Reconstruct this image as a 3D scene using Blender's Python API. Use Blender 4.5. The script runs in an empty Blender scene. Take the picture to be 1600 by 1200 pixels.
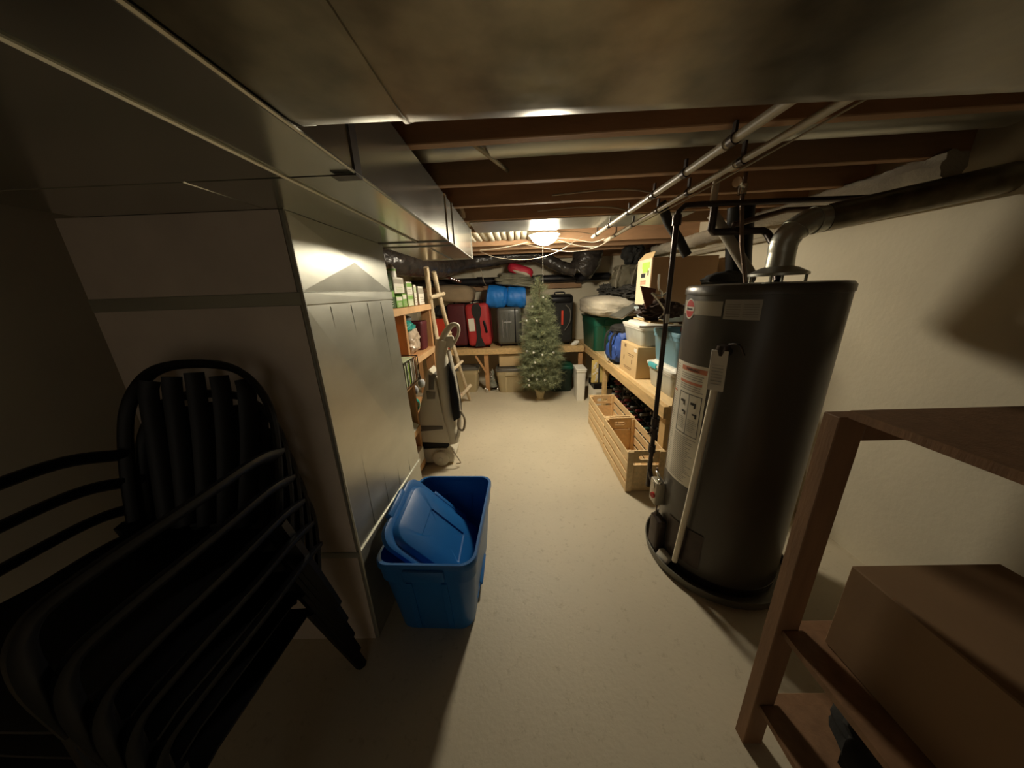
import bpy, bmesh, math, random
from mathutils import Vector, Matrix, noise
PI = math.pi
C = bpy.context.scene.collection
S = bpy.context.scene
# ------------------------------------------------------------------ camera, world, exposure
cam_d = bpy.data.cameras.new('camera'); cam = bpy.data.objects.new('camera', cam_d); C.objects.link(cam)
cam_d.sensor_fit = 'HORIZONTAL'; cam_d.sensor_width = 36.0; cam_d.lens = 36.0 * 478.25 / 1600
cam_d.clip_start = 0.02; cam_d.clip_end = 50
pt, rl, yw = 0.29437, -0.03582, -0.02492
fwd = Vector((math.sin(yw) * math.cos(pt), math.cos(yw) * math.cos(pt), -math.sin(pt)))
r0 = Vector((math.cos(yw), -math.sin(yw), 0)); u0 = r0.cross(fwd)
rt = math.cos(rl) * r0 + math.sin(rl) * u0; up = -math.sin(rl) * r0 + math.cos(rl) * u0
cam.matrix_world = Matrix(((rt.x, up.x, -fwd.x, 0), (rt.y, up.y, -fwd.y, 0), (rt.z, up.z, -fwd.z, 1.45), (0, 0, 0, 1)))
S.camera = cam
w = bpy.data.worlds.new('world'); S.world = w; w.use_nodes = True
w.node_tree.nodes['Background'].inputs[0].default_value = (0.10, 0.088, 0.070, 1)  # dim fill light added through an invented doorway behind the camera
S.view_settings.view_transform = 'Standard'; S.view_settings.look = 'None'
S.view_settings.gamma = 1; S.view_settings.use_curve_mapping = False
S.view_settings.exposure = 1.9
S.cycles.use_denoising = True
S.cycles.max_bounces = 12; S.cycles.diffuse_bounces = 8; S.cycles.glossy_bounces = 5
S.cycles.caustics_reflective = False; S.cycles.caustics_refractive = False
S.cycles.sample_clamp_indirect = 4
LAMP_STRENGTH = 62.0
LAMP_COL = (1.0, 0.89, 0.69)

# ------------------------------------------------------------------ helpers
MATS = {}
def mat(name, col, rough=0.6, metal=0.0, var=0.12, scale=6.0, bump=0.0, bscale=None, rvar=0.0, stretch=(1, 1, 1), alpha=1.0, spec=0.5, col2=None, coat=0.0):
    if name in MATS: return MATS[name]
    m = bpy.data.materials.new(name); m.use_nodes = True; nt = m.node_tree; N = nt.nodes; L = nt.links
    b = N['Principled BSDF']; b.inputs['Roughness'].default_value = rough; b.inputs['Metallic'].default_value = metal
    b.inputs['Specular IOR Level'].default_value = spec; b.inputs['Coat Weight'].default_value = coat
    b.inputs['Alpha'].default_value = alpha
    tc = N.new('ShaderNodeTexCoord'); mp = N.new('ShaderNodeMapping'); mp.inputs['Scale'].default_value = stretch
    L.new(tc.outputs['Object'], mp.inputs[0])
    nz = N.new('ShaderNodeTexNoise'); nz.inputs['Scale'].default_value = scale; nz.inputs['Detail'].default_value = 5
    L.new(mp.outputs[0], nz.inputs['Vector'])
    cr = N.new('ShaderNodeValToRGB'); cr.color_ramp.elements[0].position = 0.3; cr.color_ramp.elements[1].position = 0.7
    c0 = tuple(max(0, c * (1 - var)) for c in col); c1 = col2 or tuple(min(1, c * (1 + var)) for c in col)
    cr.color_ramp.elements[0].color = (*c0, 1); cr.color_ramp.elements[1].color = (*c1, 1)
    L.new(nz.outputs[0], cr.inputs[0]); L.new(cr.outputs[0], b.inputs['Base Color'])
    if rvar:
        mr = N.new('ShaderNodeMapRange'); mr.inputs[3].default_value = rough - rvar; mr.inputs[4].default_value = rough + rvar
        L.new(nz.outputs[0], mr.inputs[0]); L.new(mr.outputs[0], b.inputs['Roughness'])
    if bump:
        n2 = N.new('ShaderNodeTexNoise'); n2.inputs['Scale'].default_value = bscale or scale * 4; n2.inputs['Detail'].default_value = 3
        L.new(mp.outputs[0], n2.inputs['Vector'])
        bp = N.new('ShaderNodeBump'); bp.inputs['Strength'].default_value = bump; bp.inputs['Distance'].default_value = 0.01
        L.new(n2.outputs[0], bp.inputs['Height']); L.new(bp.outputs[0], b.inputs['Normal'])
    MATS[name] = m; return m

def smooth(o, angle=40):
    me = o.data
    for p in me.polygons: p.use_smooth = True
    try: me.set_sharp_from_angle(angle=math.radians(angle))
    except Exception: pass

WM = {}
def wm(o):
    return WM.get(o.name, Matrix.Identity(4))
def thing(name, label, cat, loc=(0, 0, 0), rotz=0, group=None):
    o = bpy.data.objects.new(name, None); C.objects.link(o); o.empty_display_size = 0.05
    o.location = loc; o.rotation_euler = (0, 0, rotz); o['label'] = label; o['category'] = cat
    if group: o['group'] = group
    WM[o.name] = Matrix.Translation(loc) @ Matrix.Rotation(rotz, 4, 'Z')
    return o
def part(name, bm, m, parent=None, world=True, sm=True, label=None, kind=None, ang=40):
    if parent is not None and world: bm.transform(wm(parent).inverted())
    me = bpy.data.meshes.new(name); bmesh.ops.recalc_face_normals(bm, faces=bm.faces); bm.to_mesh(me); bm.free()
    for mm in (m if isinstance(m, (list, tuple)) else [m]): me.materials.append(mm)
    o = bpy.data.objects.new(name, me); C.objects.link(o)
    if parent is not None:
        o.parent = parent; WM[o.name] = wm(parent)
    if sm: smooth(o, ang)
    if label: o['label'] = label
    if kind: o['kind'] = kind
    return o
def solo(name, bm, m, label, cat, group=None, sm=True, kind=None, ang=40):
    xs = [v.co for v in bm.verts]
    org = Vector(((min(v.x for v in xs) + max(v.x for v in xs)) / 2, (min(v.y for v in xs) + max(v.y for v in xs)) / 2, min(v.z for v in xs)))
    bm.transform(Matrix.Translation(-org))
    o = part(name, bm, m, sm=sm, ang=ang); o.location = org; WM[o.name] = Matrix.Translation(org)
    if kind != 'structure': o['label'] = label; o['category'] = cat
    if group: o['group'] = group
    if kind: o['kind'] = kind
    return o
def struct(name, bm, m, sm=False):
    return solo(name, bm, m, None, None, kind='structure', sm=sm)
def dup(root, loc, rotz=None, label=None, group=None, scale=None):
    r = root.copy(); C.objects.link(r); r.location = loc
    if rotz is not None: r.rotation_euler = (0, 0, rotz)
    if scale: r.scale = scale
    if label: r['label'] = label
    if group: r['group'] = group
    for ch in [o for o in C.objects if o.parent == root]:
        c = ch.copy(); C.objects.link(c); c.parent = r
        for g in [o for o in C.objects if o.parent == ch]:
            d = g.copy(); C.objects.link(d); d.parent = c
    return r
def BM(): return bmesh.new()
def rot(rx=0, ry=0, rz=0):
    return Matrix.Rotation(rz, 4, 'Z') @ Matrix.Rotation(ry, 4, 'Y') @ Matrix.Rotation(rx, 4, 'X')
def box(bm, x0, x1, y0, y1, z0, z1, bev=0.0, seg=2, M=None, mi=0):
    r = bmesh.ops.create_cube(bm, size=1); vs = r['verts']
    for v in vs: v.co = Vector(((x0 + x1) / 2 + v.co.x * (x1 - x0), (y0 + y1) / 2 + v.co.y * (y1 - y0), (z0 + z1) / 2 + v.co.z * (z1 - z0)))
    if bev:
        es = list({e for v in vs for e in v.link_edges})
        r2 = bmesh.ops.bevel(bm, geom=es, offset=bev, segments=seg, affect='EDGES', profile=0.5)
        vs = list({v for f in r2['faces'] for v in f.verts} | {v for v in vs if v.is_valid})
    if mi:
        for f in {f for v in vs for f in v.link_faces}: f.material_index = mi
    if M is not None: bmesh.ops.transform(bm, matrix=M, verts=vs)
    return vs
def cbox(bm, c, s, bev=0.0, seg=2, M=None, mi=0):
    T = Matrix.Translation(c) @ (M or Matrix.Identity(4))
    return box(bm, -s[0] / 2, s[0] / 2, -s[1] / 2, s[1] / 2, -s[2] / 2, s[2] / 2, bev, seg, T, mi)
def ring_loft(bm, rings, close=False, cap0=True, cap1=True, mi=0):
    R = [[bm.verts.new(p) for p in r] for r in rings]; n = len(R[0]); fs = []
    for a in range(len(R) - (0 if close else 1)):
        A = R[a]; B = R[(a + 1) % len(R)]
        for i in range(n): fs.append(bm.faces.new((A[i], A[(i + 1) % n], B[(i + 1) % n], B[i])))
    if not close:
        if cap0: fs.append(bm.faces.new(R[0][::-1]))
        if cap1: fs.append(bm.faces.new(R[-1]))
    for f in fs: f.material_index = mi
    return [v for r in R for v in r]
def lathe(bm, prof, c=(0, 0, 0), n=24, M=None, cap=True, mi=0):
    rings = [[(r * math.cos(2 * PI * i / n), r * math.sin(2 * PI * i / n), z) for i in range(n)] for r, z in prof]
    vs = ring_loft(bm, rings, cap0=cap, cap1=cap, mi=mi)
    T = Matrix.Translation(c) @ (M or Matrix.Identity(4)); bmesh.ops.transform(bm, matrix=T, verts=vs); return vs
def catmull(pts, k=6):
    P = [Vector(p) for p in pts]; P = [2 * P[0] - P[1]] + P + [2 * P[-1] - P[-2]]; out = []
    for i in range(1, len(P) - 2):
        for j in range(k):
            t = j / k; a, b, c, d = P[i - 1], P[i], P[i + 1], P[i + 2]
            out.append(0.5 * ((2 * b) + (c - a) * t + (2 * a - 5 * b + 4 * c - d) * t * t + (3 * b - a - 3 * c + d) * t ** 3))
    out.append(P[-2]); return out
def tube(bm, pts, r, n=10, k=0, wob=0, flat=1.0, mi=0, wf=9):
    P = catmull(pts, k) if k else [Vector(p) for p in pts]
    rs = r if callable(r) else (lambda t: r)
    T = [(P[min(i + 1, len(P) - 1)] - P[max(i - 1, 0)]).normalized() for i in range(len(P))]
    u = T[0].orthogonal().normalized(); rings = []
    for i, p in enumerate(P):
        u = (u - T[i] * u.dot(T[i])).normalized(); v = T[i].cross(u); rr = rs(i / (len(P) - 1))
        ring = []
        for j in range(n):
            a = 2 * PI * j / n; q = rr
            if wob: q *= 1 + wob * noise.fractal(Vector((p.x * wf + math.cos(a) * wf / 9, p.y * wf + math.sin(a) * wf / 9, p.z * wf)), .9, 2.0, 3)
            ring.append(p + (u * math.cos(a) + v * math.sin(a) * flat) * q)
        rings.append(ring)
    return ring_loft(bm, rings, mi=mi)
def cyl(bm, a, b, r, n=12, mi=0): return tube(bm, [a, b], r, n, mi=mi)
def rrect(lx, ly, r, z, n=5, cx=0, cy=0):
    o = []; r = min(r, lx / 2 - 1e-4, ly / 2 - 1e-4)
    for q, (sx, sy) in enumerate(((1, 1), (-1, 1), (-1, -1), (1, -1))):
        for i in range(n + 1):
            a = PI / 2 * q + PI / 2 * i / n
            o.append((cx + sx * (lx / 2 - r) + r * math.cos(a), cy + sy * (ly / 2 - r) + r * math.sin(a), z))
    return o
def extrude_poly(bm, pts, a, b, axis='y', bev=0.0, seg=2, mi=0):
    f = {'y': lambda p, t: (p[0], t, p[1]), 'x': lambda p, t: (t, p[0], p[1]), 'z': lambda p, t: (p[0], p[1], t)}[axis]
    A = [bm.verts.new(f(p, a)) for p in pts]; B = [bm.verts.new(f(p, b)) for p in pts]; n = len(pts)
    fs = [bm.faces.new(A[::-1]), bm.faces.new(B)] + [bm.faces.new((A[i], A[(i + 1) % n], B[(i + 1) % n], B[i])) for i in range(n)]
    if bev:
        es = list(fs[0].edges) + list(fs[1].edges)
        bmesh.ops.recalc_face_normals(bm, faces=fs)
        bmesh.ops.bevel(bm, geom=es, offset=bev, segments=seg, affect='EDGES', profile=0.5)
    for q in fs:
        if q.is_valid: q.material_index = mi
    return A + B
def blob(bm, c, s, amp=0.15, freq=4, seed=0, sub=4, sq=0.0, M=None, ridge=0.0):
    r = bmesh.ops.create_icosphere(bm, subdivisions=sub, radius=1); vs = r['verts']; o = Vector((seed * 3.1, seed * 1.7, seed))
    for v in vs:
        d = v.co.normalized()
        if sq:
            p = 2 + sq * 6; nrm = (abs(d.x) ** p + abs(d.y) ** p + abs(d.z) ** p) ** (1 / p); d = d / nrm
        k = 1 + amp * noise.fractal(d * freq * 0.5 + o, 0.8, 2.1, 4)
        if ridge: k += ridge * (abs(noise.noise(d * freq + o * 2)) - 0.3)
        v.co = Vector((d.x * s[0], d.y * s[1], d.z * s[2])) * k
    T = Matrix.Translation(c) @ (M or Matrix.Identity(4)); bmesh.ops.transform(bm, matrix=T, verts=vs); return vs
def text_bm(s, size, M, depth=0.0006, align='CENTER'):
    cu = bpy.data.curves.new('t', 'FONT'); cu.body = s; cu.size = size; cu.extrude = depth; cu.align_x = align; cu.align_y = 'CENTER'
    o = bpy.data.objects.new('t', cu); C.objects.link(o); dg = bpy.context.evaluated_depsgraph_get()
    me = bpy.data.meshes.new_from_object(o.evaluated_get(dg)); bm = BM(); bm.from_mesh(me); bm.transform(M)
    bpy.data.objects.remove(o); bpy.data.curves.remove(cu); bpy.data.meshes.remove(me); return bm

# ------------------------------------------------------------------ materials
galv = mat('galvanised_steel', (0.50, 0.50, 0.44), 0.36, 0.72, 0.08, 5.0, 0.02, 22, rvar=0.05, stretch=(1, 1, 2))
shiny = mat('bright_duct_steel', (0.46, 0.46, 0.41), 0.2, 0.85, 0.05, 3.0, 0.012, 7, rvar=0.04, stretch=(1, 1, 2))
galv_old = mat('aged_galvanised_steel', (0.20, 0.175, 0.125), 0.34, 0.8, 0.35, 16, 0.25, 5, rvar=0.12)
galv_lifted = mat('lightened_front_metal', (0.66, 0.56, 0.47), 0.7, 0.0, 0.10, 4, 0.05, 40)  # paler colour stands in for light missing on the plenum front
wood = mat('pine', (0.66, 0.45, 0.20), 0.6, 0, 0.14, 5, 0.1, 30, stretch=(1, 1, 6))
wood_x = mat('pine_lumber', (0.62, 0.42, 0.19), 0.6, 0, 0.15, 6, 0.08, 30, stretch=(6, 1, 6))
wood_crate = mat('light_pine', (0.76, 0.56, 0.30), 0.55, 0, 0.12, 7, 0.06, 30, stretch=(6, 1, 6))
joist_m = mat('joist_lumber', (0.42, 0.25, 0.135), 0.75, 0, 0.15, 4, 0.1, 30, stretch=(1, 5, 6))
redwood = mat('reddish_stud_lumber', (0.52, 0.28, 0.12), 0.65, 0, 0.15, 6, 0.08, 30, stretch=(6, 6, 1))
floor_m = mat('painted_concrete', (0.60, 0.53, 0.39), 0.55, 0, 0.06, 2.2, 0.08, 60, rvar=0.1)
wall_m = mat('foundation_plaster', (0.72, 0.65, 0.49), 0.85, 0, 0.06, 3, 0.1, 40)
blue_p = mat('blue_plastic', (0.014, 0.15, 0.46), 0.38, 0, 0.05, 3, 0.02, 60)
black_p = mat('black_resin', (0.004, 0.004, 0.005), 0.42, 0, 0.2, 10, 0.03, 80, spec=0.25)
black_m = mat('black_iron', (0.06, 0.045, 0.038), 0.36, 0.6, 0.2, 20, 0.03)
black_f = mat('black_fabric', (0.016, 0.015, 0.013), 0.85, 0, 0.3, 14, 0.2)
abs_m = mat('black_abs_pipe', (0.02, 0.019, 0.022), 0.35, 0, 0.2, 8)
flex_m = mat('black_duct_sleeve', (0.040, 0.034, 0.030), 0.25, 0, 0.3, 12, 1.0, 22)
grey_p = mat('grey_plastic', (0.62, 0.58, 0.46), 0.45, 0, 0.05, 4)
dgrey_p = mat('dark_grey_plastic', (0.12, 0.11, 0.09), 0.45, 0, 0.08, 4)
white_p = mat('white_plastic', (0.78, 0.75, 0.66), 0.45, 0, 0.04, 4)
pvc = mat('off_white_pvc', (0.50, 0.45, 0.34), 0.4, 0, 0.08, 8)
clear_p = mat('milky_clear_plastic', (0.60, 0.60, 0.52), 0.25, 0, 0.12, 9, alpha=0.72)
card = mat('cardboard', (0.60, 0.43, 0.22), 0.8, 0, 0.07, 5, 0.04, 50)
card_d = mat('brown_cardboard', (0.30, 0.18, 0.09), 0.8, 0, 0.08, 5, 0.04, 50)
paper = mat('paper_label', (0.75, 0.72, 0.62), 0.6, 0, 0.03, 5)
ink = mat('dark_ink', (0.03, 0.03, 0.03), 0.6)
ink_g = mat('grey_print', (0.40, 0.37, 0.30), 0.6)
orange = mat('orange_print', (0.60, 0.22, 0.12), 0.6)
red_ink = mat('red_print', (0.55, 0.03, 0.02), 0.5)
heater_m = mat('heater_grey_enamel', (0.10, 0.09, 0.075), 0.33, 0.1, 0.07, 4, 0.015, 20)
tan_p = mat('tan_plastic', (0.50, 0.41, 0.24), 0.5, 0, 0.05, 4)
green_p = mat('dark_green_plastic', (0.01, 0.10, 0.06), 0.4, 0, 0.06, 4)
dgreen_p = mat('blackish_green_plastic', (0.012, 0.03, 0.018), 0.5, 0, 0.06, 4)
slate_p = mat('slate_blue_plastic', (0.16, 0.30, 0.37), 0.4, 0, 0.05, 4)
teal_p = mat('teal_plastic', (0.01, 0.40, 0.33), 0.4, 0, 0.08, 4)
aqua_p = mat('aqua_plastic', (0.10, 0.50, 0.55), 0.4, 0, 0.08, 4)
red_f = mat('red_nylon', (0.42, 0.025, 0.028), 0.6, 0, 0.1, 8, 0.1)
maroon_f = mat('maroon_nylon', (0.085, 0.008, 0.012), 0.65, 0, 0.15, 8, 0.1)
char_p = mat('charcoal_shell', (0.10, 0.10, 0.085), 0.35, 0, 0.08, 6)
blue_f = mat('bright_blue_nylon', (0.012, 0.18, 0.60), 0.5, 0, 0.08, 8, 0.15)
navy_f = mat('royal_blue_nylon', (0.03, 0.08, 0.32), 0.6, 0, 0.12, 8, 0.15)
taupe_f = mat('taupe_fabric', (0.32, 0.24, 0.15), 0.85, 0, 0.08, 10, 0.2)
beige_f = mat('beige_fleece', (0.52, 0.47, 0.37), 0.95, 0, 0.06, 30, 0.4, 90)
olive_f = mat('olive_canvas', (0.13, 0.115, 0.075), 0.85, 0, 0.15, 10, 0.3)
khaki_f = mat('grey_green_blanket', (0.22, 0.21, 0.15), 0.9, 0, 0.2, 14, 0.4)
birch = mat('birch_bark', (0.60, 0.47, 0.30), 0.75, 0, 0.2, 9, 0.2, col2=(0.74, 0.62, 0.43), stretch=(4, 4, 1))
needle = mat('pine_needles', (0.09, 0.13, 0.055), 0.6, 0, 0.5, 14, col2=(0.40, 0.43, 0.24))
green_c = mat('green_carton', (0.22, 0.42, 0.10), 0.5, 0, 0.1, 6)
dkgreen_c = mat('dark_green_carton', (0.05, 0.10, 0.03), 0.5, 0, 0.1, 6)
lime = mat('lime_label', (0.42, 0.65, 0.12), 0.5, 0, 0.05, 6)
silver = mat('silver_metal', (0.7, 0.68, 0.62), 0.22, 1.0, 0.05, 10)
copper_d = mat('dull_copper', (0.17, 0.115, 0.08), 0.45, 0.6, 0.2, 14)
foam = mat('grey_foam_insulation', (0.42, 0.38, 0.30), 0.8, 0, 0.1, 14, 0.1)
fiber = mat('insulation_batt', (0.80, 0.74, 0.60), 0.95, 0, 0.06, 14, 0.3)
yellow_c = mat('yellow_board', (0.62, 0.48, 0.16), 0.6, 0, 0.06, 6)
orange_p = mat('orange_plastic', (0.75, 0.30, 0.10), 0.5)
redbox = mat('red_card', (0.62, 0.05, 0.02), 0.5, 0, 0.06, 6)
glassdk = mat('dark_bottle_glass', (0.012, 0.016, 0.010), 0.12, 0, 0.2, 10)
brown_f = mat('rust_brown_leather', (0.12, 0.035, 0.02), 0.6, 0, 0.2, 10, 0.1)
palegreen = mat('pale_green_paper', (0.55, 0.62, 0.40), 0.6)
ceil_m = mat('subfloor_board', (0.30, 0.20, 0.11), 0.85, 0, 0.15, 4, 0.1)
cable_m = mat('white_cable_sheath', (0.36, 0.31, 0.23), 0.5, 0, 0.05, 5)

# speckled worn floor: stains with their own shape
def floor_nodes():
    nt = floor_m.node_tree; N = nt.nodes; L = nt.links; b = N['Principled BSDF']
    tc = [n for n in N if n.type == 'MAPPING'][0]
    base = [n for n in N if n.type == 'VALTORGB'][0]
    v = N.new('ShaderNodeTexNoise'); v.inputs['Scale'].default_value = 28; v.inputs['Detail'].default_value = 8; v.inputs['Roughness'].default_value = 0.75
    L.new(tc.outputs[0], v.inputs['Vector'])
    cr = N.new('ShaderNodeValToRGB'); cr.color_ramp.elements[0].position = 0.30; cr.color_ramp.elements[0].color = (0.62, 0.58, 0.5, 1)
    cr.color_ramp.elements[1].position = 0.44; cr.color_ramp.elements[1].color = (1, 1, 1, 1)
    mx = N.new('ShaderNodeMixRGB'); mx.blend_type = 'MULTIPLY'; mx.inputs[0].default_value = 0.6
    L.new(v.outputs[0], cr.inputs[0]); L.new(base.outputs[0], mx.inputs[1]); L.new(cr.outputs[0], mx.inputs[2])
    L.new(mx.outputs[0], b.inputs['Base Color'])
floor_nodes()

# ------------------------------------------------------------------ room shell
XL, XR, YB, YF, ZC = -1.62, 1.80, 5.05, -1.6, 2.14
b = BM(); box(b, XL - .1, XR + .1, YF - .1, YB + .1, -0.1, 0); struct('floor', b, floor_m)
b = BM(); box(b, XL - .1, XR + .1, YF - .1, YB + .1, ZC, ZC + .1); struct('ceiling', b, ceil_m)
b = BM(); box(b, XL - .1, XL, YF, YB, 0, ZC); struct('wall_left', b, wall_m)
b = BM(); box(b, XR, XR + .1, YF, YB, 0, ZC); struct('wall_right', b, wall_m)
b = BM(); box(b, XL - .1, XR + .1, YB, YB + .1, 0, ZC); struct('wall_back', b, wall_m)
b = BM(); box(b, XL - .1, -.75, YF - .1, YF, 0, ZC); box(b, .15, XR + .1, YF - .1, YF, 0, ZC); box(b, -.75, .15, YF - .1, YF, 1.98, ZC); struct('wall_front', b, wall_m)  # opening added behind the camera so the world light brightens the plenum front
b = BM(); box(b, 1.45, XR, 4.93, YB, 0, ZC); struct('wall_pier', b, wall_m)
# joists (run across, very slightly askew to the trunk duct)
jy = [-1.3, -0.9, -0.5, -0.1, 0.33, 0.73, 1.12, 1.51, 1.86, 2.22, 2.60, 3.39, 3.77, 4.15, 4.9]
for i, y in enumerate(jy):
    b = BM(); box(b, XL, XR, y, y + .04, 1.90, ZC, 0.003, 1)
    for v in b.verts: v.co.y -= 0.038 * v.co.x * (1 if i < len(jy) - 1 and i > 0 else 0.3)
    o = struct('ceiling_joist', b, joist_m)
# cross bridging straps between joists
def strap(a, bb, name, label, cat):
    bm = BM(); tube(bm, [a, bb], 0.008, 4, flat=0.35); return solo(name, bm, galv_old, label, cat)
# sheet-metal pan under joists near the lamp
b = BM(); box(b, -0.30, 1.15, 2.24, 2.62, 1.893, 1.899)
for v in b.verts: v.co.y -= 0.038 * v.co.x
solo('sheet_metal_pan', b, galv, 'flat galvanised sheet nailed under the joists in front of the ceiling lamp', 'duct panel', sm=False)
# insulation batt between joists
b = BM()
for i in range(11):
    box(b, -0.44 + i * 0.062, -0.384 + i * 0.062, 2.68, 3.36, 1.93 + .004 * (i % 3), 2.10, 0.02, 3)
solo('insulation_batt', b, fiber, 'white ribbed insulation batt tucked above the joists left of the ceiling lamp', 'insulation')
b = BM(); blob(b, (-0.36, 2.36, 1.955), (0.05, 0.14, 0.05), 0.1, 3, 2, 3, sq=0.5)
solo('insulation_scrap', b, fiber, 'small white insulation scrap stuffed above the end of the trunk duct', 'insulation')

# ------------------------------------------------------------------ ceiling lamp
LX, LY = 0.245, 2.82
lamp = thing('ceiling_light', 'lit frosted glass dome lamp on the joists, the only light on', 'light', (LX, LY, 1.80))
b = BM(); lathe(b, [(0.001, 1.812), (0.035, 1.815), (0.07, 1.828), (0.10, 1.852), (0.118, 1.885), (0.118, 1.889), (0.001, 1.889)], (LX, LY, 0), 32)
gm = bpy.data.materials.new('lit_frosted_glass'); gm.use_nodes = True; nt = gm.node_tree
e = nt.nodes['Principled BSDF']; e.inputs['Base Color'].default_value = (0.9, 0.87, 0.8, 1); e.inputs['Emission Color'].default_value = (*LAMP_COL, 1); e.inputs['Emission Strength'].default_value = LAMP_STRENGTH
part('glass_dome', b, gm, lamp)
b = BM(); lathe(b, [(0.06, 1.91), (0.128, 1.905), (0.130, 1.889), (0.120, 1.889), (0.118, 1.892), (0.06, 1.893)], (LX, LY, 0), 32)
part('base_ring', b, white_p, lamp)
b = BM(); lathe(b, [(0.001, 1.806), (0.008, 1.808), (0.008, 1.815), (0.001, 1.816)], (LX, LY, 0), 12)
part('finial', b, silver, lamp)
b = BM(); box(b, LX - .08, LX + .09, 2.645, 3.36, 1.905, 1.93); solo('mounting_board', b, wood_x, 'short pine board between joists carrying the dome lamp', 'board', sm=False)
ch = thing('pull_string', 'thin pull string with a small knob hanging below the dome lamp', 'string', (LX, LY + .16, 1.52))
b = BM(); tube(b, [(LX, LY + .16, 1.90), (LX, LY + .16, 1.52)], 0.0009, 4); part('string', b, dgrey_p, ch)
b = BM(); lathe(b, [(0.001, -.010), (0.004, -.005), (0.003, .006), (0.001, .010)], (LX, LY + .16, 1.52), 8); part('knob', b, dgrey_p, ch)

# ------------------------------------------------------------------ ducts
def crossbreak_face(bm): pass
# rectangular trunk duct
tr = thing('trunk_duct', 'long rectangular galvanised trunk duct under the joists on the left', 'duct', (-0.51, 1.2, 1.695))
TX0, TX1, TZ0, TZ1 = -0.70, -0.326, 1.695, 1.897
def seg_box(x0, x1, y0, y1):
    bm = BM(); box(bm, x0, x1, y0, y1, TZ0, TZ1, 0.003, 1); return bm
part('duct_section', seg_box(TX0, TX1, 0.737, 1.615), shiny, tr, sm=False)
part('duct_section', seg_box(TX0, TX1, 1.64, 1.765), shiny, tr, sm=False)
part('duct_section', seg_box(TX0, TX1, 1.79, 2.48), shiny, tr, sm=False)
part('duct_section', seg_box(-1.25, TX1, -0.9, 0.735), shiny, tr, sm=False)
part('duct_section', seg_box(-1.25, TX0 - .002, 0.737, 0.983), shiny, tr, sm=False)
for y in (1.627, 1.777):
    b = BM(); box(b, TX0 - .006, TX1 + .006, y - .014, y + .014, TZ0 - .006, TZ1, 0.002, 1)
    part('slip_joint', b, shiny, tr, sm=False)
b = BM(); box(b, TX0 - .002, TX1 + .004, 2.465, 2.483, TZ0 - .004, TZ1, 0.002, 1); part('end_flange', b, galv, tr, sm=False)
b = BM(); tube(b, [(-0.475, -0.8, 1.693), (-0.475, 1.60, 1.693)], 0.004, 6); tube(b, [(-0.475, 1.80, 1.693), (-0.475, 2.46, 1.693)], 0.004, 6); part('standing_seam', b, galv, tr)
b = BM(); tube(b, [(TX1, -0.88, TZ0), (TX1, 2.47, TZ0)], 0.0035, 6); part('corner_bead', b, galv, tr)
b = BM(); box(b, TX1, TX1 + .003, .722, .752, TZ0 - .003, 1.93); box(b, TX1 - .05, TX1 + .003, .722, .752, TZ0 - .006, TZ0 - .003); part('hanger_strap', b, black_m, tr, sm=False)
# supply plenum
pl = thing('supply_plenum', 'tall galvanised sheet metal plenum standing left with cross-broken upper panel', 'duct', (-0.95, 1.3, 0))
PX0, PX1, PY0, PY1 = -1.32, -0.655, 0.965, 1.66
def taper(bm):
    for v in bm.verts:
        if v.co.x > -0.9 and v.co.y > 1.3: v.co.x += -0.012 + 0.05 * (1.7 - v.co.z) / 1.7
# upper panel with cross break
b = BM()
zt, z1 = 1.694, 1.47
A = [Vector((PX1, PY0, z1)), Vector((PX1, PY1, z1)), Vector((PX1, PY1, zt)), Vector((PX1, PY0, zt))]
ctr = Vector((PX1 + .014, (PY0 + PY1) / 2, (z1 + zt) / 2 ))
vs = [b.verts.new(a) for a in A]; vc = b.verts.new(ctr)
for i in range(4): b.faces.new((vs[i], vs[(i + 1) % 4], vc))
B2 = [b.verts.new(Vector((PX0, a.y, a.z))) for a in A]
for i in range(4): b.faces.new((vs[i], B2[i], B2[(i + 1) % 4], vs[(i + 1) % 4]))
b.faces.new(B2)
taper(b); part('upper_panel', b, galv, pl, sm=False)
b = BM(); box(b, PX0, PX1, PY0, PY1, 0.48, 1.43); taper(b); part('middle_panel', b, galv, pl, sm=False)
b = BM(); box(b, PX0, PX1, PY0, PY1, 0.0, 0.45); taper(b); part('lower_panel', b, galv, pl, sm=False)
for z0, z2 in ((1.43, 1.47), (0.45, 0.48)):
    b = BM(); box(b, PX0 - .004, PX1 + .006, PY0 - .006, PY1 + .006, z0, z2, 0.002, 1)
    taper(b); part('drive_cleat', b, galv, pl, sm=False)
b = BM(); box(b, PX0 - .002, PX1 - .012, PY0 - .004, PY0 - .0005, 0.0, 1.694); part('front_skin', b, galv_lifted, pl, sm=False, label='front face coloured paler in place of light')
b = BM()
for yy in (1.10, 1.24, 1.38, 1.52):
    f_ = (yy - PY0) / (PY1 - PY0); dx_ = lambda z: f_ * (-0.012 + 0.05 * (1.7 - z) / 1.7) + .0006
    tube(b, [(PX1 + dx_(.49), yy, 0.49), (PX1 + dx_(1.42), yy, 1.42)], 0.0022, 4)
part('vertical_creases', b, galv, pl)
b = BM(); tube(b, [(PX1 + .001, PY0 - .002, 0.01), (PX1 + .001, PY0 - .002, 1.69)], 0.006, 6); part('corner_seam', b, galv, pl)
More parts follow.
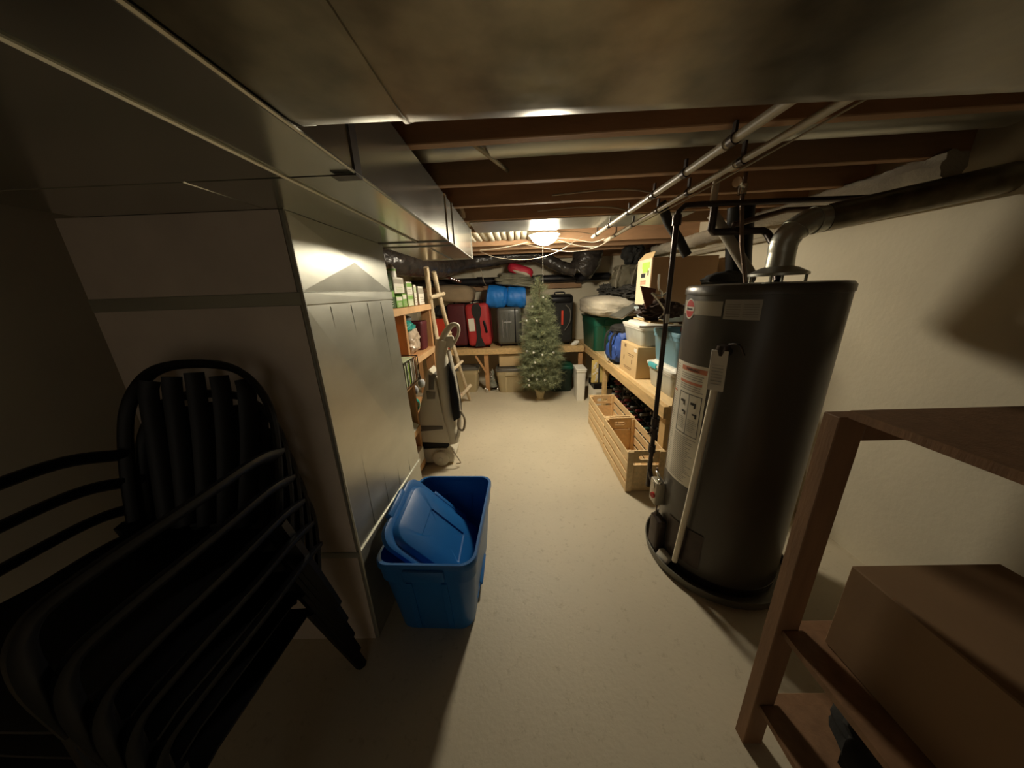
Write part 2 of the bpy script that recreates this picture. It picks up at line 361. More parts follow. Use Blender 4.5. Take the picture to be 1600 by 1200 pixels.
# flat oval cross duct right above the camera
ov = thing('oval_duct', 'large flat oval galvanised duct crossing overhead nearest the camera', 'duct', (0.7, 0.25, 1.695))
def oval(x0, x1, g=0.0):
    bm = BM(); rings = []
    for x in (x0, x1):
        ring = []
        for i in range(11): a = -PI / 2 + PI * i / 10; ring.append((x, 0.53 + (0.098 + g) * math.cos(a), 1.797 + (0.098 + g) * math.sin(a)))
        for i in range(11): a = PI / 2 + PI * i / 10; ring.append((x, -0.25 + (0.098 + g) * math.cos(a), 1.797 + (0.098 + g) * math.sin(a)))
        rings.append(ring)
    ring_loft(bm, rings); return bm
part('duct_section', oval(-0.322, -0.162), galv_old, ov); part('duct_section', oval(-0.162, 1.795, 0.002), galv_old, ov)
b = BM()
for xx in (-0.160,):
    rings = []
    for dx, g in ((-.005, 0), (-.003, .004), (.003, .004), (.005, 0)):
        r_ = []
        for i in range(11): a = -PI / 2 + PI * i / 10; r_.append((xx + dx, 0.53 + (0.098 + g) * math.cos(a), 1.797 + (0.098 + g) * math.sin(a)))
        for i in range(11): a = PI / 2 + PI * i / 10; r_.append((xx + dx, -0.25 + (0.098 + g) * math.cos(a), 1.797 + (0.098 + g) * math.sin(a)))
        rings.append(r_)
    ring_loft(b, rings)
part('joint_bead', b, galv_old, ov)
for sx, sy, sz in ((-0.2, 0.555, 1.708), (-0.19, 0.3, 1.698)):
    b = BM(); lathe(b, [(0.006, 0), (0.005, -.004), (0.001, -.005)], (sx, sy, sz), 8); part('screw', b, silver, ov)
b = BM(); rings = []
for dx, g in ((-.322, .03), (-.318, .03), (-.31, .004), (-.28, .004)):
    r_ = []
    for i in range(11): a = -PI / 2 + PI * i / 10; r_.append((dx, 0.53 + (0.098 + g * .4) * math.cos(a), 1.797 + (0.094 + g * .1) * math.sin(a)))
    for i in range(11): a = PI / 2 + PI * i / 10; r_.append((dx, -0.25 + (0.098 + g * .4) * math.cos(a), 1.797 + (0.094 + g * .1) * math.sin(a)))
    rings.append(r_)
ring_loft(b, rings); part('collar', b, galv, ov)
# round duct inside the joist bay
b = BM(); tube(b, [(-1.5, 1.40, 2.02), (1.7, 1.28, 2.02)], 0.088, 20)
bd = solo('round_duct', b, galv, 'round galvanised duct lying between the first two joists beyond the oval duct', 'duct')
strap((-0.15, 1.18, 1.93), (-0.02, 1.50, 1.935), 'bridging_strap', 'thin metal bridging strap slanting across the joist bay over the round duct', 'strap')
# black duct sleeve along the back
b = BM(); tube(b, [(-1.4, 2.75, 1.77), (-1.15, 3.1, 1.76), (-1.0, 3.55, 1.75), (-0.88, 4.0, 1.765), (-0.60, 4.45, 1.86), (0.0, 4.52, 1.915), (0.32, 4.52, 1.915)], lambda t: 0.125 if t < .4 else 0.125 - (t - .4) * .07, 28, 16, wob=0.10, wf=22)
solo('flexible_duct', b, flex_m, 'long black plastic sleeved duct along the top of the back wall left of the lamp', 'duct')
b = BM(); tube(b, [(0.29, 4.52, 1.905), (0.42, 4.52, 1.85), (0.62, 4.52, 1.75), (0.82, 4.52, 1.69)], 0.08, 24, 14, wob=0.10, wf=26)
solo('flexible_duct', b, flex_m, 'black sleeved duct slanting down to the right behind the lamp', 'duct')
b = BM(); tube(b, [(0.98, 4.5, 2.10), (0.975, 4.5, 1.88), (0.95, 4.52, 1.76), (0.88, 4.54, 1.68)], lambda t: 0.215 - .05 * t, 32, 14, wob=0.10, wf=22)
solo('flexible_duct', b, flex_m, 'fat black plastic wrapped duct dropping from the joists right of the lamp', 'duct')
dp = thing('drain_pipe', 'long horizontal black drain pipe along the back wall', 'pipe', (0, 4.92, 1.53))
b = BM(); cyl(b, (-1.6, 4.92, 1.60), (1.40, 4.92, 1.615), 0.057, 16); part('pipe', b, abs_m, dp)
for x in (-.55, .35, .95):
    b = BM(); cyl(b, (x - .05, 4.92, 1.606), (x + .05, 4.92, 1.606), 0.068, 16); part('coupling', b, abs_m, dp)
b = BM(); box(b, -1.6, 1.0, 4.99, 5.05, 1.47, 1.545); solo('ledger_board', b, joist_m, 'dark board on the back wall just below the black drain pipe', 'board', sm=False)
b = BM(); tube(b, [(-0.50, 4.6, 1.78), (-.47, 4.66, 1.6), (-.45, 4.84, 1.54)], .007, 5, 4, flat=.5)
solo('hanger_strap', b, cable_m, 'thin pale strap hanging in front of the black drain pipe left', 'strap')

# ------------------------------------------------------------------ conduits and cables at right
def conduit(name, a, bb, r, label, hang):
    t = thing(name, label, 'pipe', ((a[0] + bb[0]) / 2, (a[1] + bb[1]) / 2, a[2] - r))
    bm = BM(); cyl(bm, a, bb, r, 14); part('pipe', bm, pvc, t)
    A, B = Vector(a), Vector(bb)
    for k in hang:
        p = A.lerp(B, k); d = (B - A).normalized()
        bm = BM(); tube(bm, [p - d * .012, p + d * .012], r + .004, 12); box(bm, p.x - .004, p.x + .004, p.y - .008, p.y + .008, p.z, 1.90); part('clamp', bm, black_m, t)
        if k in hang[::2]:
            bm = BM(); tube(bm, [p + d * .03, p + d * .06], r + .003, 12); part('coupling', bm, pvc, t)
conduit('water_pipe', (0.66, -0.2, 1.855), (0.640, 2.78, 1.855), 0.0135, 'upper left of two white pipes running along the joists over the heater', (0.43, 0.52, 0.61, 0.72, 0.84, 0.95))
conduit('water_pipe', (0.76, -0.2, 1.845), (0.790, 2.95, 1.845), 0.0115, 'lower right of two white pipes running along the joists over the heater', (0.45, 0.56, 0.66, 0.78, 0.9))
def cable(pts, r, label, m=cable_m, name='electrical_cable', k=8, cat='cable'):
    bm = BM(); tube(bm, pts, r, 6, k); return solo(name, bm, m, label, cat)
cable([(0.83, -0.2, 1.87), (0.83, 1.5, 1.845), (0.82, 2.6, 1.85), (0.72, 3.0, 1.80), (0.5, 3.05, 1.78), (0.25, 3.2, 1.84), (0.1, 3.3, 1.89)], 0.003, 'thin white cable beside the two white pipes looping towards the lamp')
cable([(-0.33, 3.0, 1.81), (-0.2, 3.0, 1.755), (0.0, 3.0, 1.725), (0.2, 3.0, 1.73), (0.4, 3.0, 1.785), (0.55, 3.0, 1.87), (.6, 3.0, 1.895)], 0.0015, 'thin pale cable sagging from the trunk duct end to the pipes under the lamp')
cable([(-0.34, 3.2, 1.84), (-0.2, 3.2, 1.845), (0.0, 3.2, 1.87), (0.12, 3.2, 1.895)], 0.0045, 'short pale cable rising from the trunk duct end')
cable([(0.33, 2.66, 1.888), (0.5, 2.7, 1.885), (0.62, 2.76, 1.875), (0.66, 2.80, 1.86)], 0.0033, 'thick white cable curving from the lamp board to the pipes')
cable([(0.36, 2.95, 1.885), (0.52, 3.0, 1.875), (0.68, 2.96, 1.84), (0.76, 2.86, 1.85)], 0.0033, 'white cable looping behind the lamp to the right pipe')
cable([(0.40, 3.1, 1.885), (0.60, 3.1, 1.83), (0.74, 3.02, 1.81), (0.80, 2.9, 1.84)], 0.0033, 'lowest white cable loop at the end of the pipes')
cable([(0.2, 1.83, 1.925), (0.45, 1.82, 1.935), (0.6, 1.81, 1.93), (0.74, 1.8, 1.905)], 0.004, 'white cable arching across the face of the third joist')
cable([(0.15, 2.20, 1.935), (0.4, 2.19, 1.945), (0.6, 2.18, 1.935), (0.72, 2.17, 1.91)], 0.004, 'white cable arching across the joist in front of the sheet metal pan')
# rolled insulation / pipes on the right wall
b = BM(); tube(b, [(1.70, 1.4, 1.86), (1.70, 2.4, 1.86), (1.68, 3.3, 1.85), (1.68, 4.5, 1.86)], 0.052, 20, 30, wob=0.28, wf=30)
solo('insulated_pipe', b, beige_f, 'lumpy cloth wrapped pipe along the top of the right wall', 'pipe')
b = BM(); tube(b, [(1.755, 1.3, 1.74), (1.755, 4.6, 1.745)], 0.018, 10); solo('wall_pipe', b, pvc, 'slim pale pipe on the right wall above the big cardboard box', 'pipe')

# ------------------------------------------------------------------ water heater
HX, HY, HR = 1.052, 1.398, 0.28
def cyl_patch(bm, a0, a1, z0, z1, off=0.0012, n=10, mi=0):
    n = max(1, int(n)); P = []
    for i in range(n + 1):
        a = math.radians(a0 + (a1 - a0) * i / n); r = HR + off
        P.append((bm.verts.new((HX + r * math.cos(a), HY + r * math.sin(a), z0)), bm.verts.new((HX + r * math.cos(a), HY + r * math.sin(a), z1))))
    for i in range(n):
        f = bm.faces.new((P[i][0], P[i + 1][0], P[i + 1][1], P[i][1])); f.material_index = mi
wh = thing('water_heater', 'tall dark grey cylindrical gas water heater with warning labels at right', 'water heater', (HX, HY, 0))
b = BM(); lathe(b, [(0.001, 0.05), (HR - .01, 0.05), (HR, 0.06), (HR, 1.405), (HR - .001, 1.41)], (HX, HY, 0), 64); part('tank_jacket', b, heater_m, wh)
b = BM(); lathe(b, [(HR - .003, 1.405), (HR + .004, 1.408), (HR + .004, 1.432), (HR - .006, 1.444), (HR - .03, 1.448), (0.001, 1.450)], (HX, HY, 0), 64); part('top_cap', b, heater_m, wh)
b = BM(); lathe(b, [(HR - .03, 0.0), (HR - .005, 0.0), (HR + .003, 0.06), (HR - .02, 0.07)], (HX, HY, 0), 48); part('base_ring', b, black_m, wh)
b = BM(); cyl_patch(b, 162, 210.5, 1.325, 1.383, n=14); part('energy_panel', b, mat('panel_grey_film', (0.52, 0.48, 0.38), .35), wh, label='pale grey band label')
b = BM(); cyl_patch(b, 212, 236, 1.315, 1.390, n=8); part('instruction_label', b, mat('faded_label', (0.50, 0.46, 0.37), .5), wh, label='faded two-column instruction label')
b = BM()
for a0, a1 in ((213.5, 223), (225, 234.5)):
    for k in range(6): cyl_patch(b, a0, a1, 1.325 + k * .009, 1.328 + k * .009, .002, 3)
part('print_lines', b, mat('faint_print', (0.33, 0.30, 0.24), .6), wh)
# logo oval
lg = BM(); n = 28
def oval_patch(bm, ac, zc, ha, hz, off, cut=None):
    c = bm.verts.new((HX + (HR + off) * math.cos(math.radians(ac)), HY + (HR + off) * math.sin(math.radians(ac)), zc)); vs = []
    for i in range(n):
        t = 2 * PI * i / n; a = math.radians(ac + ha * math.cos(t)); z = zc + hz * math.sin(t)
        if cut is not None: z = max(zc - cut, min(zc + cut, z))
        vs.append(bm.verts.new((HX + (HR + off) * math.cos(a), HY + (HR + off) * math.sin(a), z)))
    for i in range(n): bm.faces.new((c, vs[i], vs[(i + 1) % n]))
oval_patch(lg, 176, 1.348, 8.2, .044, .0016); logo = part('logo_badge', lg, paper, wh, label='round red and white badge')
lg = BM(); oval_patch(lg, 176, 1.348, 7.2, .038, .0022); part('logo_disc', lg, red_ink, logo)
lg = BM(); oval_patch(lg, 176, 1.348, 7.2, .038, .0028, cut=.009); part('logo_band', lg, paper, logo)
def cyl_text(s, size, a, z, m, parent, name='lettering'):
    bm = text_bm(s, size, Matrix.Identity(4), 0.0003)
    for v in bm.verts:
        aa = math.radians(a) + v.co.x / HR; r = HR + .0032 + v.co.z
        zz = z + v.co.y; v.co = Vector((HX + r * math.cos(aa), HY + r * math.sin(aa), zz))
    return part(name, bm, m, parent, sm=False)
cyl_text('Rheem', .018, 176, 1.348, ink, logo)
# warning label
b = BM(); cyl_patch(b, 165, 208.5, 0.512, 1.110, n=16); wl = part('warning_label', b, mat('warning_label_paper', (0.80, 0.75, 0.62), .5), wh, label='tall printed warning label with orange header')
b = BM(); cyl_patch(b, 177, 207, 1.075, 1.096, .002); part('orange_header', b, orange, wl)
b = BM(); cyl_patch(b, 177, 204, 1.018, 1.030, .002); cyl_patch(b, 166, 172, .955, .965, .002); part('red_line', b, orange, wl)
cyl_text('WARNING', .016, 192, 1.0855, ink, wl)
b = BM(); random.seed(3)
for z in [1.06, 1.05, 1.04, 1.008, .998, .988]:
    cyl_patch(b, 178, 206 - random.random() * 5, z, z + .004, .002, 6)
z = .755
while z > .525:
    cyl_patch(b, 178, 206 - random.random() * 10, z, z + .0035, .002, 6); z -= .0095
z = 1.09
while z > .525:
    cyl_patch(b, 166.5, 174 - random.random() * 2, z, z + .0035, .002, 2); z -= .011
for cx0, cx1 in ((181, 191), (194, 204)):
    z = .85
    while z > .79: cyl_patch(b, cx0, cx1 - random.random() * 3, z, z + .003, .002, 3); z -= .009
part('print_lines', b, ink_g, wl)
b = BM()
for a0, a1, z0, z1 in ((179, 206, .970, .973), (179, 206, .772, .775), (179, 179.6, .772, .973), (205.4, 206, .772, .973), (192.2, 192.8, .772, .973)): cyl_patch(b, a0, a1, z0, z1, .0022, 6)
for ac in (185, 198):
    cyl_patch(b, ac - 3, ac + 3, .925, .937, .0022, 3); cyl_patch(b, ac + 1, ac + 3, .912, .925, .0022, 2)
    cyl_patch(b, ac, ac + 5, .878, .886, .0022, 3); cyl_patch(b, ac + 3, ac + 5, .866, .879, .0022, 2)
part('pictogram_frames', b, ink, wl)
# relief valve and discharge pipe with tag
rv = BM()
def hp(a, r, z): return (HX + r * math.cos(math.radians(a)), HY + r * math.sin(math.radians(a)), z)
cyl(rv, hp(219, HR - .01, 1.19), hp(219, HR + .06, 1.19), .02, 14); lathe(rv, [(0.001, -.02), (.022, -.02), (.026, 0), (.022, .02), (0.001, .022)], hp(219, HR + .045, 1.20), 14)
tube(rv, [hp(222, HR + .05, 1.225), hp(228, HR + .07, 1.23), hp(231, HR + .05, 1.19)], .005, 6, 4)
part('relief_valve', rv, black_m, wh)
b = BM(); tube(b, [hp(218.5, HR + .045, 1.19), hp(217, HR + .042, 1.0), hp(212, HR + .036, .5), hp(206.5, HR + .03, .09)], .0135, 12, 5); part('discharge_pipe', b, mat('cream_cpvc', (.80, .73, .56), .45), wh, label='cream plastic discharge pipe')
b = BM(); cbox(b, hp(218.5, HR + .062, 1.12), (.060, .003, .165), .001, 1, rot(.05, 0, math.radians(-51.5))); tg = part('hanging_tag', b, mat('grey_tag', (0.68, .62, .50), .6), wh, label='grey paper tag')
b = BM()
for k in range(9): cbox(b, Vector(hp(218.5, HR + .0642, 1.17 - k * .013)), (.04, .001, .003), 0, 1, rot(0, 0, math.radians(-51.5)))
part('print_lines', b, ink_g, tg, sm=False)
# bottom access door + control valve
b = BM(); cyl_patch(b, 188, 226, .10, .30, .004, 10); part('burner_door', b, black_m, wh)
gv = BM(); cbox(gv, (0.752, 1.47, .36), (.055, .075, .14), .008, 2); cyl(gv, (0.72, 1.47, .40), (.745, 1.47, .40), .022, 14); part('gas_valve', gv, mat('valve_aluminium', (.42, .38, .30), .4, .6), wh, label='silver gas control valve')
gv = BM(); cyl(gv, (0.715, 1.452, .345), (0.727, 1.455, .345), .016, 12); part('red_knob', gv, red_ink, wh)
gv = BM(); cbox(gv, (.742, 1.43, .445), (.03, .03, .02), .004, 1, rot(.3, .4, .2)); cbox(gv, (.735, 1.45, .475), (.012, .05, .012), .002, 1, rot(.5, .2, .2)); part('valve_bracket', gv, silver, wh)
gv = BM(); cyl(gv, (0.765, 1.47, .40), (.80, 1.47, .40), .02, 10); cyl(gv, (0.752, 1.47, .435), (0.735, 1.47, .505), .006, 8); tube(gv, [(0.75, 1.45, .30), (.735, 1.42, .2), (.76, 1.40, .12), (.80, 1.38, .10)], .004, 6, 6); part('pilot_tube', gv, copper_d, wh)
# heater top outlets
b = BM(); lathe(b, [(0.001, 0), (.105, 0), (.105, .010), (.065, .032), (.050, .036), (.047, .10), (.001, .10)], (HX + .075, HY + .02, 1.475), 24); part('draft_hood', b, galv, wh)
b = BM()
for a in (40, 130, 220, 310): tube(b, [(HX + .075 + .095 * math.cos(math.radians(a)), HY + .02 + .095 * math.sin(math.radians(a)), 1.447), (HX + .075 + .095 * math.cos(math.radians(a)), HY + .02 + .095 * math.sin(math.radians(a)), 1.48)], .006, 6)
part('hood_leg', b, galv, wh)
vp = thing('vent_pipe', 'galvanised flue pipe with elbow rising from the heater top', 'pipe', (HX + .02, HY + .02, 1.60))
b = BM(); tube(b, [(HX + .075, HY + .02, 1.57), (HX + .075, HY + .02, 1.60), (HX + .095, HY + .015, 1.645), (HX + .15, HY + .01, 1.68), (HX + .21, HY, 1.69)], .049, 18, 5)
for c_, d_ in (((HX + .079, HY + .02, 1.61), (0, 0, 1)), ((HX + .105, HY + .014, 1.655), (.6, 0, .8)), ((HX + .165, HY + .008, 1.683), (1, 0, .2))):
    c_, d_ = Vector(c_), Vector(d_).normalized(); tube(b, [c_ - d_ * .004, c_ + d_ * .004], .0525, 18)
part('elbow', b, galv, vp)
b = BM(); cyl(b, (HX + .205, HY, 1.689), (1.79, HY - .1, 1.78), .051, 18); part('flue_section', b, galv_old, vp)
b = BM(); lathe(b, [(.3, .004), (.335, .004), (.342, .05), (.336, .05), (.332, .008), (.3, .008)], (HX, HY, 0), 56); solo('drain_pan', b, mat('pan_dark_metal', (.16, .15, .12), .4, .4), 'shallow round dark drain pan under the water heater', 'pan')
cn = thing('black_canister', 'black square can standing at the foot of the heater by the gas valve', 'canister', (0.71, 1.33, 0))
# gas line
gl = thing('gas_pipe', 'dark iron gas pipe dropping from the joists to the heater valve', 'pipe', (0.775, 1.62, .38))
GX, GY = 0.757, 1.60
b = BM(); tube(b, [(GX, GY, .47), (GX, GY, 1.72), (GX + .003, GY, 1.775), (GX + .03, GY, 1.800), (GX + .09, GY, 1.803), (1.79, GY, 1.80)], .0125, 12); part('pipe', b, black_m, gl)
for z in (.55, .72, 1.74):
    b = BM(); cyl(b, (GX, GY, z - .022), (GX, GY, z + .022), .020, 12); part('coupling', b, black_m, gl)
b = BM(); cyl(b, (GX, GY, .63), (GX, GY, .68), .022, 8); cyl(b, (GX, GY, .655), (GX - .04, GY - .02, .655), .006, 8); part('shutoff_valve', b, black_m, gl)
b = BM(); tube(b, [(GX, GY, .47), (GX, GY, .42), (GX, GY - .03, .38), (GX, GY - .06, .37)], .013, 10, 4); cyl(b, (GX, GY - .0, .45), (GX, GY, .30), .013, 10); part('drip_leg', b, black_m, gl)
bm = BM(); cbox(bm, (GX, GY - .014, 1.29), (.018, .004, .045), 0.001, 1); part('paper_tag', bm, paper, gl)
# the black can below valve
b = BM(); ring_loft(b, [rrect(.09, .09, .012, 0.052, 3, .70, 1.36), rrect(.09, .09, .012, .27, 3, .70, 1.36), rrect(.08, .08, .012, .275, 3, .70, 1.36)])
bpy.data.objects.remove(cn)
b.transform(Matrix.Translation((0.745, 1.41, -.042)) @ Matrix.Diagonal((.55, 1, 1, 1)) @ Matrix.Translation((-.70, -1.36, 0)))
solo('metal_can', b, black_m, 'dark narrow can standing in the heater drain pan below the gas valve', 'can')
b = BM(); cbox(b, (.752, 1.322, .05), (.04, .065, .055), .004, 2, rot(.2, .3, .4)); solo('paper_wad', b, paper, 'small crumpled white paper lying in the drain pan', 'paper')
# plumbing above heater
def pipe(name, pts, r, m, label, k=0, n=10, cat='pipe'):
    bm = BM(); tube(bm, pts, r, n, k); return solo(name, bm, m, label, cat)
pipe('condensate_pipe', [(.955, 1.66, 2.05), (.945, 1.66, 1.80)], .015, pvc, 'short pale vertical pipe dropping from the joists left of the valve')
pipe('water_line', [(.945, 1.64, 1.80), (.945, 1.64, 1.70), (.955, 1.64, 1.688), (1.19, 1.64, 1.688), (1.215, 1.64, 1.675), (1.225, 1.60, 1.62), (1.20, 1.5, 1.455)], .0165, black_m, 'dark water line with two elbows over the back of the heater')
pipe('valve_riser', [(1.05, 1.62, 2.08), (1.055, 1.62, 1.82), (1.075, 1.6, 1.62), (1.09, 1.55, 1.45)], .009, copper_d, 'thin copper riser with a valve above the heater')
b = BM(); cyl(b, (1.05, 1.62, 1.84), (1.05, 1.62, 1.88), .018, 10); cyl(b, (1.04, 1.60, 1.865), (.99, 1.56, 1.872), .007, 8); cyl(b, (.985, 1.556, 1.873), (.975, 1.55, 1.873), .02, 10)
solo('shutoff_valve', b, silver, 'small silver shutoff valve on the thin copper riser', 'valve')
pipe('insulated_water_line', [(.975, 1.70, 1.78), (1.06, 1.68, 1.66), (1.17, 1.62, 1.47)], .025, foam, 'foam wrapped pipe slanting down to the heater top, nearer of two')
pipe('insulated_water_line', [(.845, 2.0, 1.91), (.90, 2.0, 1.80), (.97, 2.0, 1.71), (1.03, 2.0, 1.62)], .026, black_f, 'black foam wrapped pipe slanting behind the big cardboard box', 0)
pipe('branch_line', [(1.06, 1.66, 1.72), (1.3, 1.66, 1.775), (1.75, 1.66, 1.78)], .013, copper_d, 'copper branch line running right above the heater')
pipe('expansion_tank', [(1.16, 1.78, 1.83), (1.20, 1.80, 1.60), (1.24, 1.82, 1.44)], lambda t: .06, black_p, 'fat black sloping cylinder behind the pipes above the heater', 0, 16, 'tank')
b = BM(); blob(b, (1.13, 1.75, 1.46), (.14, .07, .05), .2, 5, 8, 3); solo('cloth_bundle', b, black_f, 'black cloth bundle lying behind the heater top', 'cloth')
# ------------------------------------------------------------------ totes
def tote(lx, ly, h, m, tp=0.86, lid=None, mlid=None, name='storage_tote', label='', loc=(0, 0, 0), rotz=0, group=None, handle=True, ribs=True, clear=False, lidh=.035, rim_m=None, latch=None):
    t = thing(name, label, 'tote', loc, rotz, group)
    r = min(lx, ly) * .14; wl_ = .004
    bm = BM(); rings = []
    for z, k in ((0, tp * .97), (.012, tp), (h * .75, tp + (1 - tp) * .62), (h * .77, tp + (1 - tp) * .8), (h - .01, 1.0 - .02)):
        rings.append(rrect(lx * k if k > .9 else lx * k, ly * (k + (1 - k) * .2), r, z, 6))
    inner = [rrect(lx * (tp + (1 - tp) * .62) - .012, ly * .94, r, h * .7, 6), rrect(lx * .98 - .012, ly * .98 - .01, r, h - .01, 6)]
    rings += [inner[1], inner[0], rrect(lx * tp - .012, ly * (tp + .02), r, .016, 6)]
    ring_loft(bm, rings); body = part('bin_body', bm, m, t, world=False)
    if ribs:
        for sy in (-1, 1):
            for x in (-.22, .22):
                k0 = (tp + (1 - tp) * .2) / 2; k1 = tp + (1 - tp) * .62; k1 = (k1 + (1 - k1) * .2) / 2
                bm = BM(); extrude_poly(bm, [(sy * (ly * k0 - .005), .02), (sy * (ly * k0 + .006), .02), (sy * (ly * k1 + .006), h * .74), (sy * (ly * k1 - .005), h * .74)], x * lx * tp - .012, x * lx * tp + .012, 'x')
                part('rib', bm, m, body, world=False, sm=False)
    bm = BM(); rings = [rrect(lx * .965, ly * .965, r, h - .028, 6), rrect(lx, ly, r, h - .028, 6), rrect(lx, ly, r, h - .008, 6), rrect(lx - .006, ly - .006, r, h, 6), rrect(lx - .026, ly - .026, r, h, 6), rrect(lx - .03, ly - .03, r, h - .01, 6)]
    ring_loft(bm, rings, close=True); part('rim', bm, rim_m or m, t, world=False)
    if handle:
        for sy in (-1, 1):
            bm = BM(); box(bm, -lx * .2, lx * .2, sy * ly * .5 - .012, sy * ly * .5 + .012, h - .075, h - .02, .006, 2); part('handle', bm, rim_m or m, t, world=False)
    if lid:
        L_ = [rrect(lx + .014, ly + .014, r, h - .012, 6), rrect(lx + .018, ly + .018, r, h + .006, 6), rrect(lx - .01, ly - .01, r, h + .010, 6), rrect(lx - .05, ly - .05, r, h + .006, 6), rrect(lx - .07, ly - .07, r, h + lidh * .7, 6), rrect(lx - .11, ly - .11, r, h + lidh * .75, 6), rrect(lx * .4, ly * .4, r * .6, h + lidh * .7, 6)]
        bm = BM(); ring_loft(bm, L_); part('lid', bm, mlid or m, t, world=False)
    if latch:
        for sy in (-1, 1):
            bm = BM(); box(bm, -lx * .22, lx * .22, sy * (ly * .5 + .012) - .01, sy * (ly * .5 + .012) + .01, h - .045, h + .014, .006, 2); part('latch', bm, latch, t, world=False)
    return t
# big blue tote in the foreground
bt = tote(.42, .62, .42, blue_p, tp=.80, name='storage_tote', label='large open blue tote in the foreground with a loose lid inside', loc=(-.395, 1.255, 0), rotz=-.035)
# loose lid
ll = thing('tote_lid', 'blue lid standing tilted inside the open blue tote', 'lid', (-.46, 1.25, .1))
_s, _c = math.sin(math.radians(50)), math.cos(math.radians(50))
_x = Vector((0, -1, -.09)).normalized(); _y = Vector((_c, 0, -_s)); _z = _x.cross(_y).normalized(); _y = _z.cross(_x)
LM = Matrix.Translation((-.408, 1.235, .290)) @ Matrix((( _x.x, _y.x, _z.x, 0), (_x.y, _y.y, _z.y, 0), (_x.z, _y.z, _z.z, 0), (0, 0, 0, 1)))
def lidmesh():
    lx, ly = .41, .57; r = .07
    bm = BM(); ring_loft(bm, [rrect(lx, ly, r, -.022, 6), rrect(lx + .006, ly + .006, r, -.02, 6), rrect(lx + .004, ly + .004, r, .0, 6), rrect(lx - .02, ly - .02, r, .004, 6), rrect(lx - .055, ly - .055, r, .0, 6), rrect(lx - .075, ly - .075, r, .020, 6), rrect(lx - .085, ly - .085, r, .023, 6), rrect(lx * .42, ly * .42, .012, .021, 6), rrect(lx * .40, ly * .40, .012, .015, 6), rrect(lx * .2, ly * .2, .01, .014, 6)], cap0=False)
    ring_loft(bm, [rrect(lx, ly, r, -.022, 6), rrect(lx - .02, ly - .02, r, -.006, 6), rrect(lx * .5, ly * .5, r, -.003, 6)], cap0=False)
    bm.transform(LM); return bm
part('lid_panel', lidmesh(), blue_p, ll)
for sy in (-1, 1):
    b = BM(); box(b, -.085, .085, sy * .29 - .014, sy * .29 + .014, -.024, .006, .006, 2, LM); part('latch_tab', b, blue_p, ll)
b = BM(); box(b, -.215 - .008, -.20, -.12, .12, -.02, .006, .005, 2, LM); part('side_tab', b, blue_p, ll)
b = BM(); cbox(b, (-.60, 1.44, .36), (.05, .09, .004), 0, 1, rot(.6, 1.2, .3)); solo('cardboard_scrap', b, card, 'small tan cardboard scrap between the plenum and blue tote', 'scrap', sm=False)

# ------------------------------------------------------------------ black stacking chairs
def make_chair(label):
    t = thing('stacking_chair', label, 'chair', (0, 0, 0), 0, 'black stacked chairs')
    # seat
    bm = BM(); rings = []
    nx, ny = 12, 10; top = []; bot = []
    for j in range(ny + 1):
        rt_, rb_ = [], []
        for i in range(nx + 1):
            u = i / nx * 2 - 1; v = j / ny
            x = u * (.235 - .03 * v); y = -.24 + .45 * v; z = .43 - .035 * v - .014 * (1 - u * u) - .035 * max(0, .15 - v) / .15
            rt_.append(bm.verts.new((x, y, z))); rb_.append(bm.verts.new((x, y, z - .007)))
        top.append(rt_); bot.append(rb_)
    for j in range(ny):
        for i in range(nx):
            if 2 < i < nx - 3 + 1 and j > 3 and j < 9 and i % 2 == 0 and False: continue
            bm.faces.new((top[j][i], top[j][i + 1], top[j + 1][i + 1], top[j + 1][i])); bm.faces.new((bot[j][i], bot[j + 1][i], bot[j + 1][i + 1], bot[j][i + 1]))
    for j in range(ny):
        for i in (0, nx): bm.faces.new((top[j][i], top[j + 1][i], bot[j + 1][i], bot[j][i]))
    for i in range(nx):
        for j in (0, ny): bm.faces.new((top[j][i], top[j][i + 1], bot[j][i + 1], bot[j][i]))
    part('seat', bm, black_p, t, world=False)
    # back: arch frame and slats
    bm = BM(); arch = [(-.235, .20, .40), (-.245, .25, .60), (-.225, .29, .76), (-.14, .315, .86), (0, .32, .885), (.14, .315, .86), (.225, .29, .76), (.245, .25, .60), (.235, .20, .40)]
    tube(bm, arch, .017, 8, 5, flat=.6); part('back_frame', bm, black_p, t, world=False)
    for k in range(5):
        x = (k - 2) * .075; bm = BM(); tube(bm, [(x * .85, .205, .405), (x, .265, .63), (x * 1.05, .30, .79), (x, .312, .86 - abs(k - 2) * .012)], .022, 6, 4, flat=.22)
        part('back_slat', bm, black_p, t, world=False)
    for s in (-1, 1):
        bm = BM(); tube(bm, [(s * .245, .255, .62), (s * .275, .15, .655), (s * .285, 0, .655), (s * .28, -.18, .645), (s * .27, -.235, .62), (s * .262, -.25, .55), (s * .255, -.24, .42)], .024, 8, 5, flat=.5); part('armrest', bm, black_p, t, world=False)
        for fy, ty in ((-.27, -.22), (.27, .19)):
            bm = BM(); extr = [(s * .285, fy, 0.0), (s * .265, (fy + ty) / 2, .2), (s * .235, ty, .42)]
            tube(bm, extr, lambda q: .020 + .010 * q, 6, 4, flat=.7); part('leg', bm, black_p, t, world=False)
    return t
cx, cy = -.975, .60
words = ['lowest', 'second lowest', 'middle', 'second highest', 'topmost']
c0 = make_chair(''); c0.location = (cx, cy, 0); c0.rotation_euler = (0, 0, -.04)
for k in range(5):
    o = c0 if k == 0 else dup(c0, (cx, cy - .012 * k, .098 * k), -.04)
    o['label'] = 'black plastic armchair, %s of the stack in the dark at left' % words[k]

